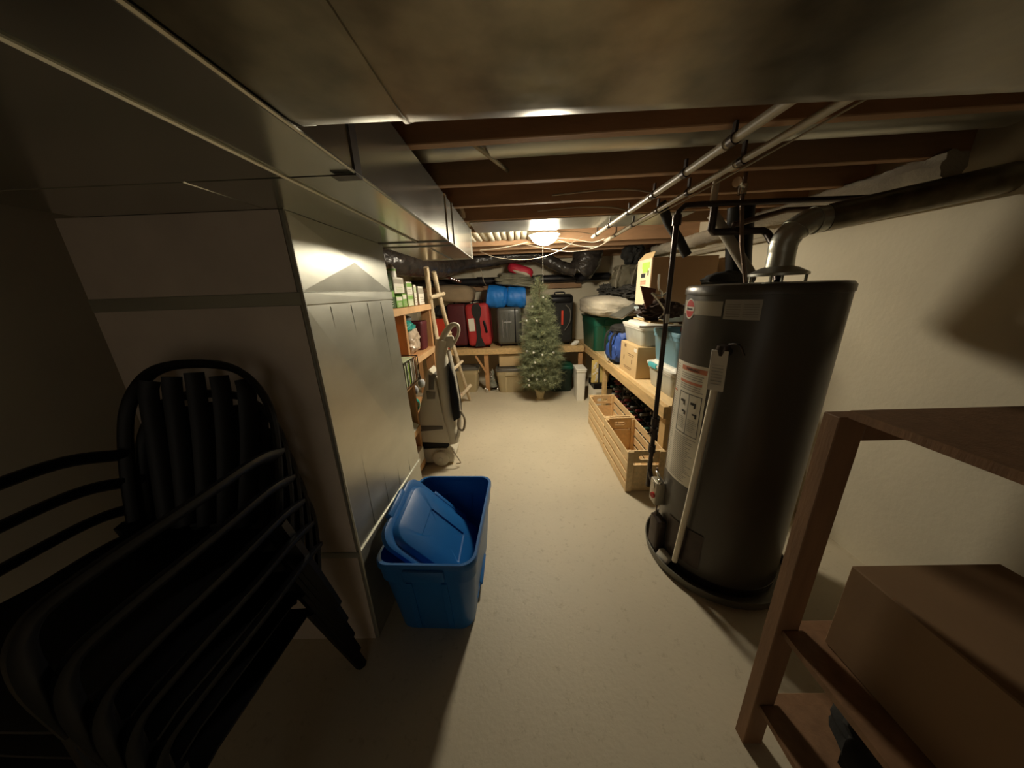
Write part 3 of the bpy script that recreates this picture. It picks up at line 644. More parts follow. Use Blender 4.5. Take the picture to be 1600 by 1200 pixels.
# ------------------------------------------------------------------ right foreground timber shelf
dark_timber = mat('dark_timber', (0.26, 0.14, 0.07), 0.65, 0, 0.15, 6, 0.08, 30, stretch=(6, 6, 1))
fr = thing('timber_shelf', 'rough dark timber shelf frame at the right edge nearest the camera', 'shelf', (1.2, .2, 0))
for x, y in ((.70, .63), (.70, -.55), (1.70, .63), (1.70, -.55)):
    b = BM(); box(b, x, x + .062, y, y + .038, 0, 1.16, .002, 1); part('post', b, dark_timber, fr, sm=False)
for z in (.12, .44, 1.10):
    for ya in (.633, -.55):
        b = BM(); box(b, .765, 1.70, ya, ya + .035, z, z + .06, .002, 1); part('crossbar', b, dark_timber, fr, sm=False)
    b = BM(); box(b, .715, 1.755, -.51, .628, z + .06, z + .078); part('shelf_board', b, dark_timber, fr, sm=False)
b = BM(); box(b, .80, 1.15, .30, .60, .52, .78, .003, 1); solo('cardboard_box', b, card_d, 'brown cardboard box on the timber shelf at the right edge', 'box', sm=False)
b = BM(); blob(b, (.92, .40, .27), (.14, .18, .10), .2, 5, 3, 4); bmesh.ops.translate(b, verts=b.verts, vec=(0, 0, .02)); solo('dark_bag', b, black_f, 'black cloth bag on the lowest timber shelf at the right edge', 'bag')

# ------------------------------------------------------------------ right bench shelf
SZ = .66
rs = thing('storage_bench', 'long pine plank shelf along the right wall holding totes', 'shelf', (1.35, 3.5, 0))
b = BM(); box(b, 1.02, 1.40, 1.98, 5.03, SZ - .018, SZ, .001, 1); box(b, 1.41, 1.79, 1.98, 5.03, SZ - .018, SZ, .001, 1)
for v in b.verts: v.co.x -= .02 * (v.co.y - 2) / 3 if v.co.x < 1.1 else 0
part('deck', b, wood_crate, rs, sm=False)
b = BM(); box(b, .985, 1.02, 1.97, 5.03, SZ - .092, SZ - .003, .002, 1)
for v in b.verts: v.co.x -= .02 * (v.co.y - 2) / 3
part('front_rail', b, wood_x, rs, sm=False)
for y in (2.0, 3.55, 4.75):
    b = BM(); box(b, 1.022, 1.06, y, y + .088, 0, SZ - .02, .002, 1); part('leg', b, wood, rs, sm=False)
    b = BM(); box(b, 1.06, 1.79, y, y + .038, SZ - .11, SZ - .02, .002, 1); part('cross_brace', b, wood, rs, sm=False)
# back bench
bs = thing('storage_bench', 'pine plank shelf along the back wall holding suitcases', 'shelf', (-.3, 4.7, 0))
b = BM(); box(b, -1.60, .95, 4.43, 4.73, SZ - .018, SZ, .001, 1); box(b, -1.60, .95, 4.74, 5.03, SZ - .018, SZ, .001, 1); part('deck', b, wood, bs, sm=False)
b = BM(); box(b, -1.60, .95, 4.40, 4.43, SZ - .085, SZ, .002, 1); part('front_rail', b, wood_x, bs, sm=False)
for x in (-1.5, -.51, .88):
    b = BM(); box(b, x, x + .088 * .7, 4.432, 4.47, 0, SZ - .02, .002, 1); part('leg', b, redwood, bs, sm=False)
b = BM(); tube(b, [(-.48, 4.41, .30), (-.63, 4.41, .56)], .018, 4); part('diagonal_brace', b, redwood, bs, sm=False)
# wooden slat crates
def crate(loc, label):
    t = thing('wooden_crate', label, 'crate', loc, 0, 'slatted pine crates')
    LX_, LY_, H = .27, .60, .335
    for sx in (-1, 1):
        for k in range(4):
            bm = BM(); z = .004 + k * .0845; box(bm, sx * LX_ / 2 - (.009 if sx > 0 else 0), sx * LX_ / 2 + (.009 if sx < 0 else 0), -LY_ / 2, LY_ / 2, z, z + .066, .003, 1)
            part('side_slat', bm, wood_crate, t, world=False, sm=False)
    for sy in (-1, 1):
        y0, y1 = (sy * LY_ / 2 - (.015 if sy > 0 else 0), sy * LY_ / 2 + (.015 if sy < 0 else 0))
        bm = BM(); xi = LX_ / 2 - .009
        # end panel with a hand hole and a slot between two boards
        hw = .055
        box(bm, -xi, xi, y0, y1, .004, .215); box(bm, -xi, xi, y0, y1, .236, .262)
        box(bm, -xi, -hw, y0, y1, .262, .296); box(bm, hw, xi, y0, y1, .262, .296); box(bm, -xi, xi, y0, y1, .296, H - .002)
        for s2 in (-1, 1):
            extrude_poly(bm, [(s2 * hw, .262), (s2 * hw, .296), (s2 * (hw - .017), .296), (s2 * (hw - .006), .290), (s2 * (hw), .279), (s2 * (hw - .006), .268), (s2 * (hw - .017), .262)], y0, y1, 'y')
        part('end_panel', bm, wood_crate, t, world=False, sm=False)
        for s2 in (-1, 1):
            bm = BM(); ya, yb_ = sorted((y0 if sy < 0 else y1, (y1 + .02) if sy < 0 else (y0 - .02)))
            ya, yb_ = (y1, y1 + .02) if sy < 0 else (y0 - .02, y0)
            box(bm, s2 * (xi - .012) - .012, s2 * (xi - .012) + .012, ya, yb_, .004, H - .01)
            part('corner_post', bm, wood_crate, t, world=False, sm=False)
    for sx in (-1, 1):
        for sy in (-1, 1):
            bm = BM(); xa = sx * (LX_ / 2 - .022); ya = sy * (LY_ / 2 + .006); box(bm, xa - .022, xa + .022, ya - .006, ya + .006, .004, H - .004, .001, 1)
            part('end_batten', bm, wood_crate, t, world=False, sm=False)
    bm = BM()
    for k in range(4): box(bm, -LX_ / 2 + .012 + k * .064, -LX_ / 2 + .066 + k * .064, -LY_ / 2 + .016, LY_ / 2 - .016, .004, .012)
    part('bottom_slat', bm, wood_crate, t, world=False, sm=False)
    return t
crate((.893, 2.255, 0), 'slatted pine crate on the floor nearest the water heater')
crate((.900, 2.880, 0), 'slatted pine crate on the floor behind the nearest one')
for (x, y, a, l) in ((.88, 2.2, .5, 'short wooden stick lying in the nearest pine crate'), (.91, 2.95, .2, 'short wooden stick lying in the farther pine crate')):
    b = BM(); tube(b, [(-.02, -.13, 0), (.02, .12, .10)], .010, 6); b.transform(Matrix.Translation((x, y, .03)) @ rot(0, 0, a)); solo('wooden_stick', b, wood_crate, l, 'stick')
# wine rack with bottles
wr = thing('wine_rack', 'black wire bottle rack under the right shelf behind the crates', 'rack', (1.3, 3.2, 0))
RY0, RY1 = 2.25, 4.3
b = BM()
for k in range(6):
    z = .05 + k * .098
    for x in (1.16, 1.36): cyl(b, (x, RY0, z), (x, RY1, z), .003, 5)
part('rail', b, black_m, wr)
for y in (RY0, (RY0 + RY1) / 2, RY1):
    b = BM()
    for x in (1.16, 1.36): cyl(b, (x, y, 0), (x, y, .56), .005, 6)
    cyl(b, (1.16, y, .55), (1.36, y, .55), .004, 6); part('upright', b, black_m, wr)
def bottle(m):
    bm = BM(); lathe(bm, [(.001, 0), (.034, 0), (.037, .006), (.037, .19), (.030, .215), (.015, .235), (.0135, .24)], n=12)
    lathe(bm, [(.0145, .238), (.0145, .30), (.012, .303), (.001, .303)], n=10, mi=1)
    lathe(bm, [(.0376, .07), (.0376, .15)], n=12, cap=False, mi=2)
    bm.transform(Matrix.Translation((1.43, 0, 0)) @ rot(0, -PI / 2, 0)); return bm
caps = [('red', mat('dull_red_foil', (.16, .02, .02), .5), mat('dull_label', (.22, .22, .15), .6)), ('grey', mat('dull_grey_foil', (.18, .17, .15), .5), mat('dull_label', (.2, .2, .14), .6)), ('green', mat('dull_green_foil', (.03, .09, .06), .5), mat('ochre_label', (.35, .25, .12), .6)), ('white', mat('dull_white_foil', (.35, .33, .28), .5), mat('maroon_label', (.2, .04, .03), .6)), ('black', black_p, mat('dull_label', (.2, .2, .14), .6))]
proto = {}
random.seed(11)
for r in range(5):
    for c in range(20):
        y = RY0 + .06 + c * .100; z = .05 + .041 + r * .098
        if c in (10,) : y += .006
        i = random.choice([0, 1, 2, 3, 4, 4]); nm, cm, lm = caps[i]
        lab = 'dark bottle with a %s cap lying in the wire rack under the right shelf' % nm
        if nm not in proto:
            bm = bottle(cm); o = part('bottle', bm, [glassdk, cm, lm]); o['label'] = lab; o['category'] = 'bottle'; o['group'] = 'bottles with %s caps in the rack' % nm; proto[nm] = o; o.location = (random.uniform(-.01, .02), y, z)
        else:
            o = proto[nm].copy(); C.objects.link(o); o.location = (random.uniform(-.01, .02), y, z)

# ------------------------------------------------------------------ things on the right shelf
tote(.36, .46, .19, clear_p, tp=.86, lid=True, mlid=white_p, label='clear low bin with white lid and aqua latch, nearest on the right shelf', loc=(1.26, 2.32, SZ), ribs=False, handle=False, rim_m=white_p)
_nb = [o for o in C.objects if o.get('label', '').startswith('clear low bin')][0]
b = BM(); box(b, -.195, -.172, .02, .16, .165, .202, .006, 2); part('latch', b, aqua_p, _nb, world=False, label='aqua latch')
tote(.33, .44, .25, slate_p, tp=.84, label='slate blue tote stacked on the clear bin nearest the heater', loc=(1.27, 2.34, SZ + .215), lid=False)
b = BM(); blob(b, (1.25, 2.26, 1.14), (.06, .07, .05), .15, 4, 5, 3); solo('red_pouch', b, mat('faded_red', (.35, .05, .05), .7), 'small faded red pouch on top of the slate blue tote', 'pouch')
cb = thing('cardboard_box', 'printed tan cardboard box on the right shelf under a clear bin', 'box', (1.22, 2.86, SZ))
b = BM(); box(b, 1.035, 1.42, 2.64, 3.08, SZ, SZ + .285, .003, 1); part('carton', b, card, cb, sm=False)
b = BM(); box(b, 1.034, 1.0355, 2.66, 2.72, SZ + .235, SZ + .265); part('shipping_label', b, paper, cb, sm=False)
b = BM()
for y, z, w_, h_ in ((2.80, .19, .16, .006), (2.80, .175, .12, .004), (2.95, .24, .05, .03), (2.76, .11, .012, .04), (2.97, .12, .012, .04), (2.86, .06, .2, .005), (2.86, .045, .16, .005)):
    box(b, 1.0335, 1.0352, y - w_ / 2, y + w_ / 2, SZ + z, SZ + z + h_)
part('printing', b, mat('brown_ink', (.22, .13, .06), .7), cb, sm=False)
tote(.37, .50, .17, clear_p, tp=.86, lid=True, mlid=white_p, label='clear bin with white lid stacked on the printed cardboard box', loc=(1.235, 2.88, SZ + .287), ribs=False, handle=False, rim_m=white_p)
b = BM(); box(b, 1.19, 1.191, 0, .001, 0, .001)
b.free()
tote(.36, .46, .11, mat('pale_blue_plastic', (.42, .50, .52), .4), tp=.9, lid=True, label='pale blue shallow lidded bin under the big brown box', loc=(1.33, 2.90, SZ + .49), ribs=False, handle=False)
# big brown cardboard box, lit left side and unlit rest put into the card colours
bb = thing('cardboard_box', 'big brown cardboard box with open flap and green label above the right shelf', 'box', (1.41, 2.94, 1.285))
b = BM(); box(b, 1.15, 1.70, 2.78, 3.10, 1.285, 1.68, .002, 1); part('carton', b, card_d, bb, sm=False)
b = BM(); box(b, 1.146, 1.149, 2.785, 3.095, 1.29, 1.678); sidep = part('side_panel', b, mat('lamplit_card', (.72, .62, .42), .7, 0, .05), bb, sm=False, label='side panel coloured pale as lamplit')
b = BM(); box(b, 1.144, 1.1455, 2.82, 2.98, 1.60, 1.65); box(b, 1.144, 1.1455, 2.85, 2.96, 1.565, 1.60); part('green_label', b, lime, sidep, sm=False)
b = BM(); box(b, 1.144, 1.1455, 2.90, 2.99, 1.525, 1.56); box(b, 1.144, 1.1455, 2.83, 2.85, 1.54, 1.58); part('black_picture', b, ink, sidep, sm=False)
b = BM()
for k in range(4): box(b, 1.144, 1.1455, 2.88, 3.0, 1.495 - k * .009, 1.50 - k * .009)
part('red_print', b, mat('faded_red_ink', (.5, .2, .12), .7), sidep, sm=False)
b = BM(); e1 = [(1.15, 2.785, 1.68), (1.15, 3.095, 1.68), (1.19, 3.05, 1.735), (1.19, 2.83, 1.735)]
vs = [b.verts.new(p) for p in e1] + [b.verts.new((p[0] + .003, p[1], p[2])) for p in e1]
b.faces.new(vs[:4]); b.faces.new(vs[4:][::-1])
for i in range(4): b.faces.new((vs[i], vs[(i + 1) % 4], vs[4 + (i + 1) % 4], vs[4 + i]))
part('flap', b, card, bb, sm=False)
# supports under the rear half of that box
b = BM(); box(b, 1.54, 1.76, 2.62, 3.12, SZ, 1.28, .003, 1); solo('cardboard_box', b, card_d, 'tall dark cardboard box against the right wall under the big brown box', 'box', sm=False)
# tripod / folded camp stool clutter
tp_ = thing('folding_stool', 'folded stool with rust brown seat and metal legs on the slate blue tote', 'stool', (1.13, 2.35, 1.13))
b = BM(); extrude_poly(b, [(.90, 1.455), (1.02, 1.43), (1.00, 1.33), (.955, 1.29)], 2.345, 2.36, 'y', .004, 1); part('seat_flap', b, brown_f, tp_)
b = BM(); blob(b, (1.09, 2.42, 1.27), (.17, .10, .075), .3, 5, 4, 4, ridge=.25); part('sling', b, mat('dark_brown_cloth', (.04, .02, .012), .8), tp_)
for pts in ([(1.005, 2.3, 1.53), (1.01, 2.3, 1.44), (1.035, 2.3, 1.405), (1.04, 2.3, 1.37)], [(1.10, 2.3, 1.43), (1.045, 2.3, 1.385), (.97, 2.3, 1.40)], [(.965, 2.3, 1.405), (1.03, 2.3, 1.33), (1.07, 2.3, 1.27), (1.035, 2.3, 1.22)], [(.90, 2.3, 1.165), (1.20, 2.25, 1.165)]):
    b = BM(); tube(b, pts, .0075, 8, 4); part('leg', b, silver, tp_)
b = BM(); cbox(b, (1.06, 2.45, 1.19), (.22, .20, .012), .004, 1, rot(.1, .1, .3)); solo('wooden_board', b, wood, 'small tan board lying under the folded stool', 'board', sm=False)
# blue backpack
def backpack(name, label, c, s, m, m2, rz=0, straps=True):
    t = thing(name, label, 'backpack', (c[0], c[1], c[2] - s[2]), rz)
    bm = BM(); blob(bm, c, s, .14, 5, 2, 4, sq=.08, ridge=.12); part('bag_body', bm, m, t)
    bm = BM(); blob(bm, (c[0] - s[0] * .75, c[1], c[2] - s[2] * .35), (s[0] * .4, s[1] * .7, s[2] * .45), .1, 4, 5, 4, sq=.3); part('pocket', bm, m, t)
    bm = BM(); blob(bm, (c[0], c[1], c[2] + s[2] * .8), (s[0] * .9, s[1] * .85, s[2] * .25), .12, 4, 7, 4, sq=.2); part('top_flap', bm, m2, t)
    if straps:
        for sy in (-1, 1):
            bm = BM(); tube(bm, [(c[0] - s[0] * .3, c[1] + sy * s[1] * .55, c[2] + s[2] * 1.0), (c[0] - s[0] * 1.12, c[1] + sy * s[1] * .5, c[2] + s[2] * .5), (c[0] - s[0] * 1.2, c[1] + sy * s[1] * .5, c[2] - s[2] * .3), (c[0] - s[0] * .9, c[1] + sy * s[1] * .5, c[2] - s[2] * .85)], .012, 6, 5, flat=.4); part('strap', bm, m2, t)
    return t
backpack('backpack', 'royal blue backpack with black top standing on the right shelf', (1.13, 3.32, SZ + .20), (.13, .20, .20), navy_f, black_f)
b = BM(); tube(b, [(1.0, 3.5, .80), (.985, 3.45, .74), (.98, 3.35, .70), (.985, 3.3, .68)], .008, 6, 5); solo('cane_handle', b, pvc, 'pale curved stick end beside the blue backpack on the shelf', 'stick')
# frames / laptop like panels behind the backpack
b = BM(); cbox(b, (1.18, 3.42, 1.21), (.30, .32, .014), .003, 1, rot(.0, -.55, .15)); pf = solo('picture_frame', b, silver, 'silver edged flat frame leaning over the blue backpack', 'frame', sm=False)
b = BM(); cbox(b, (1.178, 3.42, 1.2105), (.26, .28, .0165), .0, 1, rot(.0, -.55, .15)); b.transform(Matrix.Translation(-Vector(pf.location))); po = part('frame_panel', b, char_p, pf, world=False, sm=False)
gt = tote(.46, .80, .43, green_p, tp=.86, lid=True, label='dark green lidded tote at the far end of the right shelf', loc=(1.185, 4.30, SZ))
b = BM(); blob(b, (1.20, 4.1, 1.235), (.33, .60, .125), .05, 2.5, 9, 5, sq=.3); solo('pet_bed', b, beige_f, 'large puffy beige pet bed on top of the dark green tote', 'pet bed')
b = BM(); blob(b, (1.38, 3.80, 1.375), (.26, .42, .09), .30, 5, 12, 5, ridge=.3); blob(b, (1.17, 4.10, 1.41), (.12, .22, .085), .3, 5, 13, 5, ridge=.3); solo('dark_jacket', b, mat('dark_jacket_cloth', (.035, .033, .028), .8, 0, .3, 14, .2), 'crumpled dark jacket lying over the beige pet bed', 'jacket')
ob = backpack('backpack', 'olive grey rucksack with pale straps on the crumpled dark jacket', (1.35, 4.0, 1.55), (.16, .15, .15), olive_f, olive_f, straps=False)
for y, x in ((3.86, 1.22), (3.83, 1.40)):
    b = BM(); tube(b, [(x + .02, y + .03, 1.70), (x - .02, y - .01, 1.62), (x - .04, y - .01, 1.52), (x - .03, y + .01, 1.45)], .010, 6, 4, flat=.4); part('strap', b, beige_f, ob)
hb = thing('hanging_bag', 'black bag hanging from the joists above the olive rucksack', 'bag', (1.42, 4.0, 1.70))
b = BM(); blob(b, (1.42, 4.0, 1.82), (.13, .12, .125), .25, 6, 21, 4, ridge=.2); part('bag_body', b, black_f, hb)
b = BM(); tube(b, [(1.40, 4.0, 1.92), (1.36, 3.98, 1.97), (1.40, 3.98, 2.12)], .006, 5, 4); part('strap', b, black_f, hb)
# things under the right shelf, far part
wb = thing('white_bin', 'white narrow plastic bin on the floor under the far shelf corner', 'bin', (.80, 4.06, 0))
b = BM(); ring_loft(b, [rrect(.10, .24, .015, 0, 3, .82, 4.02), rrect(.12, .27, .015, .40, 3, .82, 4.02), rrect(.135, .285, .015, .405, 3, .82, 4.02), rrect(.135, .285, .015, .43, 3, .82, 4.02)]); part('bin_body', b, white_p, wb)
b = BM(); box(b, .75, .89, 3.875, 4.165, .432, .445, .004, 1); part('lid', b, white_p, wb)
b = BM(); box(b, .93, 1.16, 3.66, 3.95, 0.0, .30, .003, 1); box(b, .928, 1.162, 3.658, 3.952, .24, .31, .003, 1, mi=1); pb = solo('printer_box', b, [paper, black_p], 'white carton with black top band on the floor under the right shelf', 'box', sm=False)
b = BM(); box(b, .96, 1.08, 3.655, 3.6585, .19, .195); box(b, .96, 1.04, 3.655, 3.6585, .17, .173); box(b, 1.02, 1.12, 3.655, 3.6585, .27, .278)
b.transform(Matrix.Translation(-Vector(pb.location))); part('printing', b, ink_g, pb, world=False, sm=False)
b = BM(); box(b, .905, 1.12, 3.70, 3.72, .315, .60, .002, 1); yb = solo('yellow_poster_board', b, yellow_c, 'yellow board with floral strip standing on the white carton', 'board', sm=False)
b = BM(); box(b, .98, 1.00, 3.694, 3.699, .32, .59)
part('black_strip', b.copy() if False else b, ink, None, sm=False) if False else b.free()
b = BM(); random.seed(5)
for k in range(16): lathe(b, [(.001, 0), (.012, 0), (.012, .003), (.001, .003)], (.925 + random.random() * .05, 3.698, .34 + k * .015), 7, rot(PI / 2, 0, 0))
b.transform(Matrix.Translation(-Vector(yb.location))); part('floral_print', b, paper, yb, world=False, sm=False)
b = BM(); box(b, .985, 1.005, 3.695, 3.699, .32, .595); b.transform(Matrix.Translation(-Vector(yb.location))); part('black_stripe', b, ink, yb, world=False, sm=False)

# ------------------------------------------------------------------ suitcases etc. on the back shelf
def suitcase(name, label, x0, x1, y0, y1, z0, h, m, hard=False, tilt=0, pocket=None):
    cx_, cy_ = (x0 + x1) / 2, (y0 + y1) / 2
    t = thing(name, label, 'suitcase', (cx_, cy_, z0)); t.rotation_euler = (0, tilt, 0)
    WM[t.name] = Matrix.Translation((cx_, cy_, z0)) @ Matrix.Rotation(tilt, 4, 'Y')
    lx, ly = x1 - x0, y1 - y0
    bm = BM(); box(bm, -lx / 2, lx / 2, -ly / 2, ly / 2, .035, h, min(lx, ly) * .16, 4); part('shell', bm, m, t, world=False)
    for sx in (-1, 1):
        for sy in (-1, 1):
            bm = BM(); cyl(bm, (sx * lx * .36 - .012, sy * ly * .3, .02), (sx * lx * .36 + .012, sy * ly * .3, .02), .02, 12); part('wheel', bm, black_p, t, world=False)
    bm = BM(); tube(bm, [(-lx * .2, 0, h - .005), (-lx * .19, 0, h + .028), (lx * .19, 0, h + .028), (lx * .2, 0, h - .005)], .010, 8, 4); part('handle', bm, black_p, t, world=False)
    if hard:
        bm = BM()
        for k in range(5):
            x = -lx * .34 + k * lx * .17
            if k == 3: continue
            box(bm, x - .010, x + .010, -ly / 2 - .006, -ly / 2 + .004, .10, h - .08, .004, 1)
        part('shell_ribs', bm, m, t, world=False)
        bm = BM(); box(bm, -lx * .22, lx * .1, -ly / 2 - .012, -ly / 2, h * .62, h * .66, .003, 1); part('side_handle', bm, silver, t, world=False)
    else:
        bm = BM(); ring = [(x, -ly / 2 * .62, z) for x, _, z in [(p[0], 0, p[1] + (h + .035) / 2) for p in [(q[0], q[1]) for q in rrect(lx + .004, h - .035 + .004, min(lx, ly) * .16, 0, 5)]]]
        tube(bm, ring + [ring[0]], .005, 5); part('zipper', bm, black_p, t, world=False)
        if pocket:
            bm = BM(); box(bm, -lx * .38, lx * .38, -ly / 2 - .025, -ly / 2 + .01, .07, h * .62, .02, 3); part('pocket', bm, m, t, world=False)
    return t
suitcase('suitcase', 'dark maroon suitcase on the back shelf left of the red one', -1.02, -.74, 4.50, 4.92, SZ, .64, maroon_f)
rsu = suitcase('suitcase', 'bright red soft suitcase with black strap on the back shelf', -.72, -.38, 4.45, 4.85, SZ, .64, red_f, tilt=-.05)
b = BM(); extrude_poly(b, [(-.075, .03), (.075, .03), (.03, .16), (.03, .42), (.065, .50), (.065, .58), (.04, .635), (-.04, .635), (-.065, .58), (-.065, .50), (-.03, .42), (-.035, .16)], -.215, -.203, 'y', .003, 1); part('front_strap', b, black_f, rsu, world=False)
b = BM(); box(b, -.135, -.05, -.212, -.203, .26, .44, .001, 1); part('paper_tag', b, paper, rsu, world=False)
b = BM(); cbox(b, (.10, -.205, .31), (.035, .02, .18), .008, 2, rot(0, -.15, 0)); part('side_handle', b, black_p, rsu, world=False)
suitcase('suitcase', 'charcoal ribbed hard shell suitcase on the back shelf beside the tree', -.30, .06, 4.50, 4.85, SZ, .57, char_p, hard=True)
hs = [o for o in C.objects if o.get('label', '').startswith('charcoal ribbed')][0]
b = BM(); box(b, .075, .095, -.178, -.16, .06, .55, .004, 1); part('center_seam', b, black_p, hs, world=False)
b = BM(); box(b, -.10, -.09, -.186, -.176, .14, .40, .002, 1); box(b, -.04, -.03, -.186, -.176, .14, .40, .002, 1); part('handle_slot', b, silver, hs, world=False)
b = BM(); blob(b, (-.90, 4.72, 1.44), (.27, .20, .125), .06, 3, 31, 4, sq=.45, M=rot(0, .08, 0)); solo('seat_cushion', b, taupe_f, 'plump taupe cushion on top of the maroon suitcase', 'cushion')
sb = thing('sleeping_bag', 'rolled bright blue sleeping bag with pale straps on the hard suitcase', 'sleeping bag', (-.15, 4.62, 1.24))
b = BM(); tube(b, [(-.43, 4.62, 1.395), (-.40, 4.62, 1.39), (-.3, 4.62, 1.385), (-.19, 4.62, 1.38), (-.15, 4.62, 1.378), (-.11, 4.62, 1.375), (0.0, 4.62, 1.37), (.09, 4.62, 1.37), (.13, 4.62, 1.37)], lambda t: (.160 - .035 * math.exp(-((t - .5) / .09) ** 2)) * (1 if .05 < t < .96 else .8), 30, 10, wob=.10); part('roll', b, blue_f, sb)
for x in (-.19, -.105):
    b = BM(); rings = [[(x + dx, 4.62 + g * math.cos(2 * PI * i / 20), 1.377 + g * math.sin(2 * PI * i / 20)) for i in range(20)] for dx, g in ((-.020, .12), (-.020, .136), (.020, .136), (.020, .12))]
    ring_loft(b, rings, close=True); part('strap', b, beige_f, sb)
bl = thing('folded_blanket', 'folded grey green blanket on top of the blue sleeping bag', 'blanket', (-.02, 4.6, 1.52))
for k in range(4):
    b = BM(); blob(b, (-.02 + .012 * (-1) ** k, 4.6, 1.545 + k * .036), (.265 - .012 * k, .16, .028), .16, 3, 40 + k, 4, sq=.4, M=rot(0, .10, .05 * k)); part('fold', b, khaki_f, bl)
rb = thing('bicycle_helmet', 'red rounded cushion with pale underside on top of the folded blanket', 'cushion', (.06, 4.6, 1.66))
b = BM(); blob(b, (.06, 4.6, 1.725), (.18, .13, .07), .06, 3, 50, 4, sq=.2, M=rot(0, .30, 0)); part('red_cover', b, mat('red_cloth', (.50, .02, .045), .55), rb)
b = BM(); blob(b, (.07, 4.59, 1.70), (.155, .12, .045), .06, 3, 51, 4, sq=.2, M=rot(0, .30, 0)); part('pale_underside', b, beige_f, rb)
rb.name = 'round_cushion'
# red box far left on shelf
b = BM(); box(b, -1.20, -1.02, 4.48, 4.70, SZ, 1.10, .004, 1); rbx = solo('red_box', b, redbox, 'red box with white edge on the back shelf behind the ladder', 'box', sm=False)
b = BM(); box(b, -1.222, -1.20, 4.48, 4.70, SZ, 1.08); b.transform(Matrix.Translation(-Vector(rbx.location))); part('white_edge', b, paper, rbx, world=False, sm=False)
b = BM(); blob(b, (-1.12, 4.62, 1.20), (.12, .12, .09), .2, 5, 61, 4); solo('black_pouch', b, black_f, 'black pouch on top of the red box behind the ladder', 'bag')
b = BM(); tube(b, [(-1.1, 4.68, 1.72), (-.95, 4.66, 1.66), (-.80, 4.66, 1.60)], .022, 8, 3, flat=.6)
gh = solo('guitar_headstock', b, brown_f, 'dark wooden instrument neck end with pegs in front of the drain pipe', 'instrument')
for k in range(4):
    b = BM(); lathe(b, [(.001, 0), (.009, .002), (.009, .012), (.001, .014)], (-.93 + k * .035, 4.635, 1.645 - k * .012), 8); b.transform(Matrix.Translation(-Vector(gh.location))); part('tuning_peg', b, silver, gh, world=False)
# black bag right of the tree
kb = suitcase('suitcase', 'black soft luggage with glossy top on the back shelf right of the tree', .46, .80, 4.5, 4.9, SZ, .72, black_f)
b = BM(); box(b, -.15, .15, -.215, -.10, .60, .70, .03, 3); part('glossy_flap', b, black_p, kb, world=False)
b = BM(); tube(b, [(.06, -.215, .58), (.12, -.24, .5), (.12, -.24, .35), (.05, -.22, .22)], .008, 6, 5); part('grey_strap', b, dgrey_p, kb, world=False)
b = BM(); box(b, .0, .03, -.212, -.2, .3, .5, .003, 1); part('red_tag', b, redbox, kb, world=False)
b = BM(); blob(b, (.83, 4.47, .69), (.07, .035, .035), .1, 4, 70, 3, M=rot(0, -.5, 0)); solo('white_shoe', b, white_p, 'small white object at the right end of the back shelf', 'object')
# under the back shelf
tote(.34, .44, .36, tan_p, tp=.80, lid=True, mlid=dgrey_p, label='tan tote with black lid under the back shelf behind the ladder', loc=(-.83, 4.55, 0), rotz=PI / 2 + .0, lidh=.03)
tote(.46, .44, .34, tan_p, tp=.84, lid=True, mlid=dgrey_p, label='tan tote with black lid under the back shelf left of the tree', loc=(-.11, 4.54, 0), lidh=.03)
b = BM(); box(b, -.29, .06, 4.46, 4.72, .375, .56, .003, 1); solo('cardboard_box', b, card, 'small tan cardboard box on the tan tote left of the tree', 'box', sm=False)
tote(.36, .44, .36, dgreen_p, tp=.84, lid=True, mlid=green_p, label='blackish green tote under the back shelf right of the tree', loc=(.62, 4.52, 0), lidh=.03)
# silver ornaments clump
gar = thing('garland_cone', 'small glittery tabletop tree with silver ornaments under the back shelf', 'decoration', (-.40, 4.5, 0))
b = BM(); lathe(b, [(.03, 0), (.03, .02), (.006, .03), (.006, .06), (.085, .065), (.055, .15), (.065, .152), (.035, .24), (.042, .242), (.002, .34)], (-.40, 4.5, 0), 12); part('cone', b, mat('frosted_needles', (.20, .20, .15), .7, 0, .3, 40, .6, 60), gar)
random.seed(8)
for k in range(14):
    a = random.uniform(PI, 2 * PI); z = random.uniform(.07, .30); r = .085 * (1 - (z - .06) / .3) + .01
    b = BM(); bmesh.ops.create_icosphere(b, subdivisions=2, radius=.012); b.transform(Matrix.Translation((-.40 + r * math.cos(a), 4.5 + r * math.sin(a), z))); part('bauble', b, silver, gar)
for k, x in enumerate((-.49, -.33, -.52)):
    b = BM(); lathe(b, [(.001, 0), (.02, 0), (.028, .02), (.02, .045), (.008, .06), (.001, .06)], (x, 4.38 + .03 * k, 0), 12); solo('glass_ornament', b, silver, ['silver glass ornament on the floor left of the small glittery tree', 'silver glass ornament on the floor right of the small glittery tree', 'leftmost silver glass ornament under the back shelf'][k], 'ornament')

# ------------------------------------------------------------------ christmas tree
TX, TY = .285, 4.02
tree = thing('artificial_tree', 'artificial green christmas tree in a pot before the back shelf', 'tree', (TX, TY, 0))
b = BM(); lathe(b, [(.001, 0), (.055, 0), (.058, .01), (.045, .02), (.06, .10), (.075, .135), (.082, .138), (.082, .16), (.07, .16), (.06, .15), (.001, .15)], (TX, TY, 0), 24); part('pot', b, tan_p, tree)
b = BM(); tube(b, [(TX, TY, .12), (TX, TY, 1.55)], .012, 8); part('trunk', b, mat('bark_brown', (.12, .07, .03), .8), tree)
random.seed(21); nb = BM(); tips = []
def blade(bm, p, d, l, w_):
    s = d.orthogonal().normalized(); s = Matrix.Rotation(random.random() * 6.28, 3, d) @ s
    a = bm.verts.new(p + s * w_); c = bm.verts.new(p - s * w_); e_ = bm.verts.new(p + d * l); bm.faces.new((a, c, e_))
